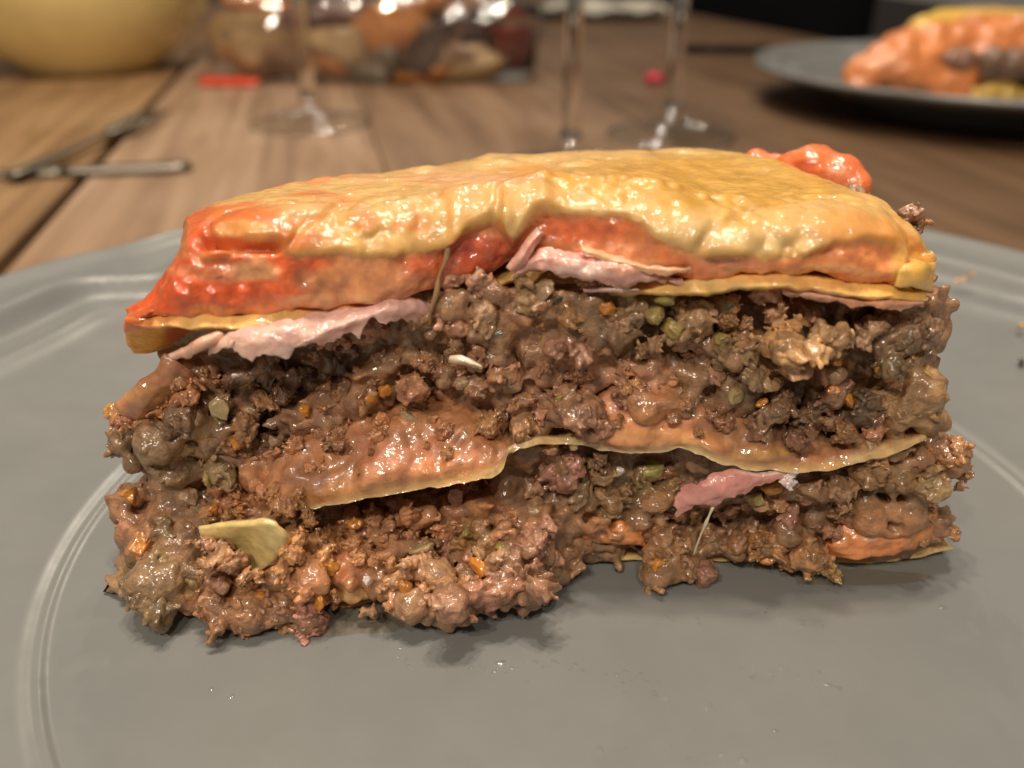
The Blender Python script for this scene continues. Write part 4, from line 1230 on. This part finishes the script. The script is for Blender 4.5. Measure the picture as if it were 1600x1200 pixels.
def blob(name, cs, mat, cfun, h=0.04, seed=0, amp=0.06, parent=None, label=None, k=0.12, off=OFF, dense=False):
    """lump of sauce from overlapping balls: cs = [(x, y, z, r)]"""
    if dense:
        cs = [tuple(np.array(a) * (1 - q) + np.array(b) * q) for a, b in zip(cs[:-1], cs[1:]) for q in (0, .33, .66)] + [cs[-1]]
    cs = np.array(cs)
    lo, hi = (cs[:, :3] - cs[:, 3:]).min(0) - 0.25, (cs[:, :3] + cs[:, 3:]).max(0) + 0.25
    ax = [np.arange(lo[i], hi[i], h) for i in range(3)]
    P = np.stack(np.meshgrid(*ax, indexing='ij'), -1)
    d = np.full(P.shape[:3], 9.0)
    for c in cs:
        b = np.linalg.norm(P - c[:3], axis=-1) - c[3]
        q = np.clip(0.5 + 0.5 * (b - d) / k, 0, 1)
        d = b * (1 - q) + d * q - k * q * (1 - q)
    d = d + fbm(P, 2.2 / max(h / 0.04, 1), 3, seed) * amp * 2
    d[[0, -1]] = 1
    d[:, [0, -1]] = 1
    d[:, :, [0, -1]] = 1
    V, F = surface_nets(d, lo, h)
    me = mesh(name, V + off, F, cfun(V))
    return link(name, me, mat, parent, label=label)


def ball(u, v, Y, r):
    return [*at(u, v, Y), r]


blob('tomato_sauce', [ball(1270, 262, 15.2, .42), ball(1240, 262, 15.3, .3), ball(1310, 275, 15.0, .38), ball(1335, 292, 14.8, .3), ball(1180, 258, 15.9, .25), ball(1150, 252, 16.2, .18), ball(1210, 268, 15.6, .28)], M_sauce,
     lambda V: paint(V, (0.82, 0.20, 0.06), [(1255, 262, 22, 16, (0.6, 0.09, 0.025), 0.8), (1310, 275, 30, 16, (0.85, 0.3, 0.13), 0.6)], 5, 0.05, 3), 0.045, 5, 0.05, slice_, 'glossy lump of orange red sauce at the back corner')
place('meat_crumb', CRUMBS[3], 1325, 302, 14.2, 26, (0.33, 0.2, 0.13))
place('meat_crumb', CRUMBS[6], 1424, 352, 12.0, 26, (0.27, 0.15, 0.08))
place('meat_crumb', CRUMBS[8], 1442, 347, 12.0, 17, (0.29, 0.16, 0.08))
# back wall of the slice: sauce soaked
blob('tomato_sauce', [(4.3, 15.6, 4.4, .5), (4.6, 14.6, 4.2, .55), (4.9, 13.6, 4.3, .5), (5.1, 13.0, 4.7, .4), (4.6, 13.6, 5.0, .4), (5.2, 12.2, 4.6, .4), (5.35, 12.2, 5.0, .36), (5.4, 12.1, 5.35, .28)], M_sauce, lambda V: paint(V, (0.66, 0.24, 0.08), [], 5, 0.08, 3), 0.06, 6, 0.06, slice_, 'orange sauce on the far flank')

# crumbs fallen on the plate
for i, (u, v, r, c, lab) in enumerate([(1500, 438, 9, (0.62, 0.36, 0.16), 'tan crumb on the grey plate beside the slice, the larger of a pair'), (1519, 429, 6, (0.6, 0.32, 0.08), 'orange speck on the grey plate next to a larger tan crumb'), (1592, 510, 8, (0.55, 0.3, 0.1), 'orange crumb on the grey plate at the picture edge'), (1597, 566, 9, (0.08, 0.05, 0.035), 'dark crumb on the grey plate at the picture edge')]):
    p = on(u, v, 0.05)
    for _ in range(3):
        rr = math.hypot(p[0] - PC[0], p[1] - PC[1])
        z = 0.12 * float(smooth(8.45, 8.95, rr)) + 1.45 * max(0, min(1, (rr - 8.7) / 7.4)) ** 1.25
        p = on(u, v, z + 0.05)
    o = bpy.data.objects.new('food_crumb', CRUMBS[i + 2])
    scene.collection.objects.link(o)
    o.location = Vector(p * S)
    s = r * (p[1] * CS - (p[2] - CAMH) * SN) / FPX
    o.scale = (s, s * 0.9, s * 0.6)
    o.color = (*c, 1)
    o['label'], o['category'], o['group'] = lab, 'crumb', 'crumbs on the near plate'

# ------------------------------------------------------------------ far plate with another slice
fp = (33.2, 61.0)
far_plate = link('dinner_plate', pm, M_plate, None, 'grey plate further back with the blurred second slice', 'plate', 'grey dinner plates')
far_plate.location = (fp[0] * S, fp[1] * S, 0)
far_plate.rotation_euler = (0, 0, math.radians(40))
s2 = thing('lasagne_slice', (33.0, 60.0, 0.02), 'blurred lasagne slice on the far grey plate by the table edge', 'lasagne', 'lasagne slices')
o2 = -np.array([33.0, 60.0, 0.02])


def on_far(u, v, Y):
    return at(u, v, Y)


def cbl(u, v, Y, r):
    return [*at(u, v, Y), r]


blob('meat_filling', [(29.5, 60, .9, 1.3), (32, 60, 1.3, 1.6), (35, 60, 1.4, 1.7), (38, 60, 1.4, 1.7), (29, 62, .8, 1.2), (33, 63, 1.3, 1.7), (37, 63, 1.4, 1.7), (40, 62, 1.2, 1.6), (36, 59, 2.3, 1.2), (39, 59, 2.4, 1.2), tuple(cbl(1485, 92, 57.9, .55)), tuple(cbl(1510, 92, 57.6, .8)), tuple(cbl(1545, 96, 57.4, .9)), tuple(cbl(1585, 100, 57.4, 1.0)), tuple(cbl(1620, 100, 57.4, 1.0))], M_meat,
     lambda V: paint(V, (0.26, 0.13, 0.075), [(1560, 100, 40, 30, DARK, 0.6)], 6, 0.2, 2), 0.16, 9, 0.25, s2, k=0.5, off=o2)
blob('tomato_sauce', [cbl(1350, 118, 58.6, 1.2), cbl(1400, 100, 58.6, 1.4), cbl(1440, 120, 58.2, 1.1), cbl(1455, 85, 59, 1.3), cbl(1500, 65, 60, 1.3), cbl(1550, 55, 60, 1.2), cbl(1600, 55, 60, 1.3), cbl(1650, 60, 60, 1.4), cbl(1470, 125, 58.2, 1.0), cbl(1500, 138, 58, .8), cbl(1345, 130, 58.6, .9), cbl(1420, 75, 61, 1.3), cbl(1700, 80, 60, 1.5)], M_sauce,
     lambda V: paint(V, (0.74, 0.25, 0.075), [(1340, 130, 30, 18, (0.62, 0.2, 0.05), 0.6), (1440, 138, 20, 10, (0.3, 0.12, 0.05), 0.8), (1380, 140, 30, 8, (0.3, 0.11, 0.05), 0.7), (1400, 100, 20, 12, (0.82, 0.36, 0.18), 0.6)], 6, 0.12, 4, 0.6), 0.15, 10, 0.34, s2, k=1.0, off=o2, dense=True)
blob('cheese_topping', [cbl(1435, 48, 61, .75), cbl(1480, 38, 62, .8), cbl(1530, 35, 62, .8), cbl(1580, 35, 62, .8), cbl(1640, 38, 62, .8), cbl(1460, 42, 63, .8), cbl(1550, 30, 64, .8)], M_cheese, lambda V: paint(V, (0.80, 0.52, 0.10), [], 6, 0.05, 5), 0.15, 11, 0.16, s2, k=1.0, off=o2, dense=True)
blob('pasta_sheet', [cbl(1520, 148, 57.6, .55), cbl(1545, 142, 57.5, .6), cbl(1575, 146, 57.5, .6), cbl(1600, 150, 57.6, .5), cbl(1560, 128, 57.8, .5)], M_pasta, lambda V: paint(V, (0.76, 0.48, 0.10), [(1550, 125, 7, 6, DARK, 0.9)], 3, 0.05, 6), 0.1, 12, 0.1, s2, k=0.4, off=o2)

# ------------------------------------------------------------------ wine glasses
prof = [(0, 0), (3.3, 0.0), (3.65, 0.10), (3.7, 0.17), (3.62, 0.24), (2.6, 0.38), (1.3, 0.72), (0.72, 1.3), (0.50, 2.2), (0.42, 4.0), (0.42, 8.0), (0.52, 9.4), (1.1, 10.4), (2.6, 11.8), (3.8, 13.9), (4.2, 16.5), (4.0, 19.0), (3.4, 22.5),
        (3.3, 22.55), (3.2, 22.5), (3.82, 19.0), (4.02, 16.5), (3.62, 14.0), (2.45, 12.1), (1.0, 10.95), (0, 10.7)]
gV, gF = lathe(prof, 72)
for (u, v, lab) in [(487, 195, 'wine glass whose whole round foot shows on the pale boards beside the sweets bag'), (890, 268, 'middle wine glass standing right behind the slice, its foot hidden'), (1047, 214, 'wine glass standing beside the grey plate and the pink dot')]:
    p = on(u, v, TZ)
    t = thing('wine_glass', (p[0], p[1], TZ + 0.02), lab, 'wine glass', 'clear wine glasses')
    n = 72
    k = 10
    fV, fF = lathe(prof[:8] + [(0.60, 1.7), (0, 1.7)], n)
    link('foot', mesh('foot', fV, fF), M_foot, t)
    rV, rF = lathe([(3.72 + 0.09 * math.cos(q), 0.14 + 0.10 * math.sin(q)) for q in np.linspace(0, -2 * math.pi, 13)], n)
    link('foot_rim', mesh('foot_rim', rV, rF), M_glass, t)
    fV, fF = lathe([(0, 1.702), (0.60, 1.702)] + prof[8:12] + [(0, 9.4)], n)
    link('stem', mesh('stem', fV, fF), M_glass, t)
    fV, fF = lathe([(0, 9.402), (0.52, 9.402)] + prof[12:], n)
    link('bowl', mesh('bowl', fV, fF), M_foot, t)

# ------------------------------------------------------------------ yellow bowl
p = on(100, 121, TZ)
bowl = thing('bowl', (p[0], p[1] + 6, TZ + 0.02), 'round pale yellow bowl standing on the table', 'bowl')
M_bowl = plain('yellow_glaze', (0.88, 0.71, 0.31), 0.32, coat=0.3, var=0.05, vscale=0.4)
prof = [(0, 0.35), (5.0, 0.35), (5.2, 0.0), (5.7, 0.0), (6.0, 0.4), (8.2, 2.0), (10.2, 4.6), (11.3, 7.6), (11.8, 11.2), (11.95, 11.5), (11.7, 11.6), (11.4, 11.3), (10.9, 7.8), (9.8, 4.9), (7.8, 2.4), (5.0, 0.95), (0, 0.8)]
bV, bF = lathe(prof, 96)
link('bowl_body', mesh('bowl_body', bV, bF), M_bowl, bowl)
hV, hF = lathe([(11.85, 11.0), (12.15, 11.1), (12.25, 11.4), (12.0, 11.75), (11.75, 11.7), (11.7, 11.3), (11.85, 11.0)], 96)
link('rim_band', mesh('rim_band', hV, hF), M_bowl, bowl)

# ------------------------------------------------------------------ snack bag and its sweets
M_film = film('clear_plastic_film', (0.90, 0.86, 0.83), 0.07, 2.3, 0.7)
M_drop = film('grease_film', (1.0, 1.0, 1.0), 0.10, 1.7)
# grease droplets and smears on the plate in front
rg = np.random.RandomState(5)
VV, FF = [], []
LINES = [((350, 985), (640, 1010), 10), ((620, 1030), (800, 1050), 34), ((800, 1030), (1010, 1060), 28), ((1000, 960), (1120, 985), 12), ((1180, 955), (1300, 985), 18), ((1140, 1040), (1330, 1080), 30), ((900, 1170), (1160, 1190), 24), ((1000, 1050), (1070, 1130), 12), ((330, 1075), (370, 1080), 5), ((1290, 925), (1420, 905), 8), ((960, 1060), (1200, 1150), 14), ((500, 975), (590, 950), 14), ((1440, 920), (1470, 950), 5), ((860, 975), (990, 955), 10)]
for a, b, n in LINES:
    for k in range(n):
        t = rg.rand()
        u, v = a[0] + (b[0] - a[0]) * t + rg.normal() * 14, a[1] + (b[1] - a[1]) * t + rg.normal() * 7
        p = on(u, v, 0.0)
        if math.hypot(p[0] - PC[0], p[1] - PC[1]) > 8.4:
            continue
        r = abs(rg.normal()) * 0.018 + 0.010
        ns, e = 9, rg.uniform(0.6, 1.6)
        base = len(VV)
        for j, (q, z) in enumerate(((1.0, 0.001), (0.75, 0.30), (0.4, 0.46))):
            for i in range(ns):
                w = 2 * math.pi * i / ns
                VV.append((p[0] + r * q * e * math.cos(w), p[1] + r * q * math.sin(w), 0.004 + z * r * 0.7))
        VV.append((p[0], p[1], 0.004 + 0.5 * r * 0.7))
        for j in range(2):
            for i in range(ns):
                FF.append((base + j * ns + i, base + j * ns + (i + 1) % ns, base + (j + 1) * ns + (i + 1) % ns, base + (j + 1) * ns + i))
        for i in range(ns):
            FF.append((base + 2 * ns + i, base + 2 * ns + (i + 1) % ns, base + 3 * ns))
M_smear = film('sauce_smear', (0.95, 0.90, 0.82), 0.14, 1.6, 0.5)
for u, v, rx, ry, sd, lab in [(555, 968, 0.75, 0.32, 1, 'thin pale orange sauce smear on the plate at the spilled end'), (1350, 902, 0.95, 0.20, 2, 'thin watery smear on the plate under the orange sauce')]:
    p = on(u, v, 0.0)
    V = [(p[0], p[1], 0.0085)]
    F = []
    ns = 48
    for ring, (q, z) in enumerate(((0.6, 0.008), (0.9, 0.006), (1.0, 0.003))):
        for i in range(ns):
            a = 2 * math.pi * i / ns
            w = 1 + 0.55 * float(fbm(np.array([math.cos(a) * 1.3 + sd * 5, math.sin(a) * 1.3, 0.5]), 1.0, 3, sd))
            V.append((p[0] + rx * q * w * math.cos(a), p[1] + ry * q * w * math.sin(a), z))
    for i in range(ns):
        F.append((0, 1 + i, 1 + (i + 1) % ns))
        for ring in range(2):
            b = 1 + ring * ns
            F.append((b + i, b + ns + i, b + ns + (i + 1) % ns, b + (i + 1) % ns))
    link('sauce_smear', mesh('sauce_smear', V, F), M_smear, None, lab, 'smear', 'smears on the near plate')
link('grease_droplets', mesh('grease_droplets', VV, FF), M_drop, None, 'tiny clear grease droplets scattered on the plate before the slice', 'grease', kind='stuff')

bc = on(560, 138, TZ)
bag = thing('snack_bag', (bc[0], bc[1] + 6, TZ + 0.03), 'crumpled clear plastic bag of sweets lying behind the wine glasses', 'bag')
# film: crumpled flat pouch
th_, ph_ = np.meshgrid(np.linspace(0, np.pi, 90), np.linspace(0, 2 * np.pi, 160, endpoint=False), indexing='ij')
dx, dy, dz = np.sin(th_) * np.cos(ph_), np.sin(th_) * np.sin(ph_), np.cos(th_)
se = lambda a, q: np.sign(a) * np.abs(a) ** q
Pb = np.stack([se(dx, 0.7) * 14.2, se(dy, 0.8) * 6.5, np.maximum(se(dz, 0.8) * 4.2 + 4.1, 0.02)], -1)
cr = fbm(Pb, 0.16, 4, 77)
Pb = Pb * (1 + 0.16 * (0.5 - np.abs(cr) * 2.2))[..., None]
Pb[..., 2] = np.maximum(Pb[..., 2], 0.02)
n0, n1 = Pb.shape[:2]
I = np.arange(n0 * n1).reshape(n0, n1)
J = np.roll(I, -1, 1)
q = np.stack([I[:-1], I[1:], J[1:], J[:-1]], -1).reshape(-1, 4)
link('bag_film', mesh('bag_film', Pb.reshape(-1, 3), q), M_film, bag)
M_sw = [plain('sweet_' + nme, c, 0.4, coat=0.3, var=0.2, vscale=0.6, bump=0.4, bscale=0.8, bdist=0.3) for nme, c in (('orange', (0.50, 0.19, 0.04)), ('dark', (0.06, 0.038, 0.035)), ('cream', (0.42, 0.29, 0.14)), ('brown', (0.22, 0.125, 0.065)), ('grey', (0.16, 0.135, 0.10)), ('plum', (0.15, 0.07, 0.06)))]
SWEETS = [(395, 70, 2, 2.1, 1.5, 2.6), (420, 20, 0, 2.0, 1.5, 1.6), (362, 70, 4, 1.4, 1.6, 2.0), (445, 85, 3, 2.3, 1.6, 2.0), (480, 40, 5, 2.2, 1.5, 1.7), (500, 90, 0, 1.4, 1.2, 1.7), (530, 75, 2, 1.6, 1.3, 2.2), (560, 105, 4, 2.2, 1.5, 1.6), (585, 75, 4, 1.9, 1.4, 2.0), (620, 60, 0, 2.0, 1.4, 2.6), (640, 22, 0, 2.6, 1.6, 1.7),
          (665, 40, 1, 2.2, 1.5, 1.7), (650, 85, 1, 1.4, 1.3, 2.0), (690, 75, 3, 2.2, 1.5, 1.8), (715, 55, 1, 1.9, 1.4, 1.8), (720, 98, 2, 2.4, 1.6, 1.9), (675, 115, 0, 2.3, 1.3, 1.0), (600, 125, 4, 2.2, 1.4, 1.0), (700, 15, 3, 2.2, 1.5, 1.5), (380, 110, 3, 2.2, 1.5, 1.3), (740, 30, 1, 1.6, 1.2, 1.6), (560, 30, 5, 2.2, 1.4, 1.6)]
bagY = bc[1]
for j, (u, v, ci, a, b, c) in enumerate(SWEETS):
    me = dice_mesh(400 + j, 20)
    me.name = 'sweet'
    me.materials.append(M_sw[ci])
    Yd = bagY + 4.0 + (2.5 if v < 50 else 0)
    p = at(u, v, Yd)
    p[2] = max(p[2], TZ + 0.4)
    o = link('sweet', me, None, bag, label=None)
    o.location = Vector((p - np.array([bc[0], bc[1] + 6, TZ + 0.03])) * S)
    o.scale = (a * 1.7, b * 0.9, c * 0.95)
    o.rotation_euler = (rnd.uniform(-.4, .4), rnd.uniform(-.4, .4), rnd.uniform(-.5, .5))

# small glass with dark red content
p = on(800, 128, TZ)
cup = thing('small_glass', (p[0], p[1] + 1.5, TZ + 0.02), 'small clear glass with dark red content beside the sweets bag', 'glass')
V, F = lathe([(0, 0), (1.75, 0), (1.95, 0.2), (2.25, 4.6), (2.3, 5.6), (2.2, 5.65), (2.1, 5.6), (2.0, 4.6), (1.78, 1.0), (0, 0.9)], 56)
link('glass_wall', mesh('glass_wall', V, F), M_glass, cup)
M_redliq = plain('dark_red_jelly', (0.24, 0.006, 0.014), 0.15, coat=0.4)
V, F = lathe([(0, 0.93), (1.70, 1.02), (1.9, 4.0), (0, 4.05)], 48)
link('red_content', mesh('red_content', V, F), M_redliq, cup)

# ------------------------------------------------------------------ cutlery on the left
def strip(name, pts, widths, z0, thick, mat, parent=None, **k):
    """flat metal shape along a path: pts (x, y), widths half-widths"""
    pts = np.asarray(pts, float)
    n = len(pts)
    V = []
    for i in range(n):
        d = pts[min(i + 1, n - 1)] - pts[max(i - 1, 0)]
        d /= np.linalg.norm(d)
        nn = np.array([-d[1], d[0]])
        for s, z in ((-1, 0.25), (-0.55, 1), (0.55, 1), (1, 0.25), (0.6, 0), (-0.6, 0)):
            V.append((*(pts[i] + nn * widths[i] * s), z0 + thick * z))
    F = []
    for i in range(n - 1):
        for j in range(6):
            F.append((i * 6 + j, i * 6 + (j + 1) % 6, (i + 1) * 6 + (j + 1) % 6, (i + 1) * 6 + j)[::-1])
    F += [tuple(range(6)), tuple(range((n - 1) * 6, n * 6))[::-1]]
    o = link(name, mesh(name, V, F), mat, parent, **k)
    return o


ka, kb = on(300, 266, TZ)[:2], on(-60, 282, TZ)[:2]
kn = thing('table_knife', (0, 0, TZ + 0.012), 'steel table knife lying across the dark board gap', 'knife')
L = [ka + (kb - ka) * t for t in np.linspace(0, 1, 24)]
w = [0.25] + [0.62] * 3 + [0.60 - 0.12 * i / 8 for i in range(8)] + [0.45] * 12
strip('handle', L[:14], w[:14], 0.0, 0.42, M_steel, kn)
strip('blade', [kb + (kb - ka) * 0.002, kb + (kb - ka) * .2, kb + (kb - ka) * .45, kb + (kb - ka) * .6], [.5, .9, .95, .2], 0.1, 0.16, M_steel, kn)
strip('neck', L[13:], w[13:], 0.02, 0.36, M_steel, kn)
fa, fb = on(226, 196, TZ)[:2], on(20, 290, TZ)[:2]
fk = thing('table_fork', (0, 0, TZ + 0.40), 'steel table fork resting over the knife, pointing away', 'fork')
L = [fb + (fa - fb) * t for t in np.linspace(0, 1, 16)]
strip('handle', L[:11], [0.4, .55, .6, .55, .5, .42, .36, .32, .3, .28, .28], 0.0, 0.2, M_steel, fk)
strip('head', L[10:14], [0.3, 0.7, 0.95, 0.95], 0.02, 0.2, M_steel, fk)
d_ = (fa - fb) / np.linalg.norm(fa - fb)
nn_ = np.array([-d_[1], d_[0]])
for q in (-0.84, -0.28, 0.28, 0.84):
    strip('tine', [L[13] + nn_ * q, L[14] + nn_ * q * 0.98, L[15] + nn_ * q * 0.95, L[15] + d_ * 2.2 + nn_ * q * 0.9], [0.17, 0.17, 0.15, 0.05], 0.03, 0.17, M_steel, fk)

# ------------------------------------------------------------------ small things on the table
M_red = plain('red_wrapper', (0.62, 0.06, 0.025), 0.35, coat=0.3)
p = on(362, 134, TZ)
xs = np.linspace(-2.3, 2.3, 30)
ys = np.linspace(-0.85, 0.85, 12)
G = np.stack(np.meshgrid(xs, ys, indexing='ij') + [np.zeros((30, 12))], -1)
G[..., 2] = 0.85 + 0.35 * fbm(G, 0.7, 2, 3) - 0.75 * G[..., 1] ** 2 - 0.04 * G[..., 0] ** 2
V, F = sheet(G, 0.06, 0.15, 0.8, 0.05, 4, 0.02, 1.0, False)
V[:, 2] = np.maximum(V[:, 2], 0.01)
o = link('sweet_wrapper', mesh('sweet_wrapper', V, F), M_red, None, 'bright red crumpled wrapper lying below the sweets bag', 'wrapper')
o.location = Vector((p[0] * S, p[1] * S, (TZ + 0.01) * S))
p = on(1022, 130, TZ)
M_pk = plain('pink_sweet', (0.62, 0.015, 0.06), 0.3, coat=0.3)
V, F = lathe([(0, 0.0), (0.55, 0.0), (0.8, 0.25), (0.8, 0.5), (0.55, 0.78), (0, 0.85)], 32)
o = link('pink_button', mesh('pink_button', V, F), M_pk, None, 'small round pink red dot on the table beside a glass stem', 'sweet')
o.location = Vector((p[0] * S, p[1] * S, (TZ + 0.01) * S))

# crumpled napkin with dark green print
m, nt, pr = new_mat('printed_napkin')
tcn = nt.nodes.new('ShaderNodeNewGeometry')
vo = nt.nodes.new('ShaderNodeTexVoronoi')
vo.inputs['Scale'].default_value = 0.22 / S
nt.links.new(tcn.outputs['Position'], vo.inputs['Vector'])
crp = nt.nodes.new('ShaderNodeValToRGB')
crp.color_ramp.elements[0].position, crp.color_ramp.elements[0].color = 0.28, (0.07, 0.10, 0.06, 1)
crp.color_ramp.elements[1].position, crp.color_ramp.elements[1].color = 0.36, (0.55, 0.52, 0.44, 1)
nt.links.new(vo.outputs['Distance'], crp.inputs[0])
nt.links.new(crp.outputs[0], pr.inputs['Base Color'])
pr.inputs['Roughness'].default_value = 0.85
p = on(925, 33, TZ)
xs, ys = np.linspace(-12.5, 11, 70), np.linspace(-1, 14, 50)
G = np.stack(np.meshgrid(xs, ys, indexing='ij') + [np.zeros((70, 50))], -1)
G[..., 2] = 1.2 + 2.2 * np.abs(fbm(G, 0.16, 4, 9)) + 0.5 * fbm(G, 0.5, 2, 3)
V, F = sheet(G, 0.08, 0.6, 0.25, 0.05, 4, 0.0, 1.0, False)
V[:, 2] = np.maximum(V[:, 2], 0.01)
o = link('paper_napkin', mesh('paper_napkin', V, F), m, None, 'crumpled white napkin with dark green print at the far end', 'napkin')
o.location = Vector((p[0] * S, p[1] * S, (TZ + 0.01) * S))

# dark folded cloth and black chair past the table edge
M_black = plain('black_fabric', (0.004, 0.004, 0.005), 0.95, spec=0.1)
ch = thing('chair', (55, 146, -82), 'black upholstered chair standing past the table edge', 'chair', rz=math.radians(12.5 + 90))
for sx in (-1, 1):
    for sy in (-1, 1):
        soft_box('leg', sx * 20, sy * 20, 20, 4, 4, 40, M_black, ch, 0.6)
soft_box('seat', 0, 0, 44, 50, 48, 8, M_black, ch, 3)
soft_box('backrest', 0, 16, 80, 50, 8, 62, M_black, ch, 3)
p = on(1115, 82, TZ)
G = np.stack(np.meshgrid(np.linspace(-4.5, 6, 30), np.linspace(-1.2, 1.2, 14), indexing='ij') + [np.zeros((30, 14))], -1)
G[..., 2] = 0.7 - 0.25 * G[..., 1] ** 2 + 0.1 * fbm(G, 0.5, 2, 2)
V, F = sheet(G, 0.5, 0.3, 0.5, 0.3, 4, 0.0, 1.0, False)
V[:, 2] = np.maximum(V[:, 2], 0.01)
o = link('glasses_case', mesh('glasses_case', V, F), M_black, None, 'slim dark case lying behind the far plate', 'case')
o.location = Vector((p[0] * S, p[1] * S, (TZ + 0.01) * S))
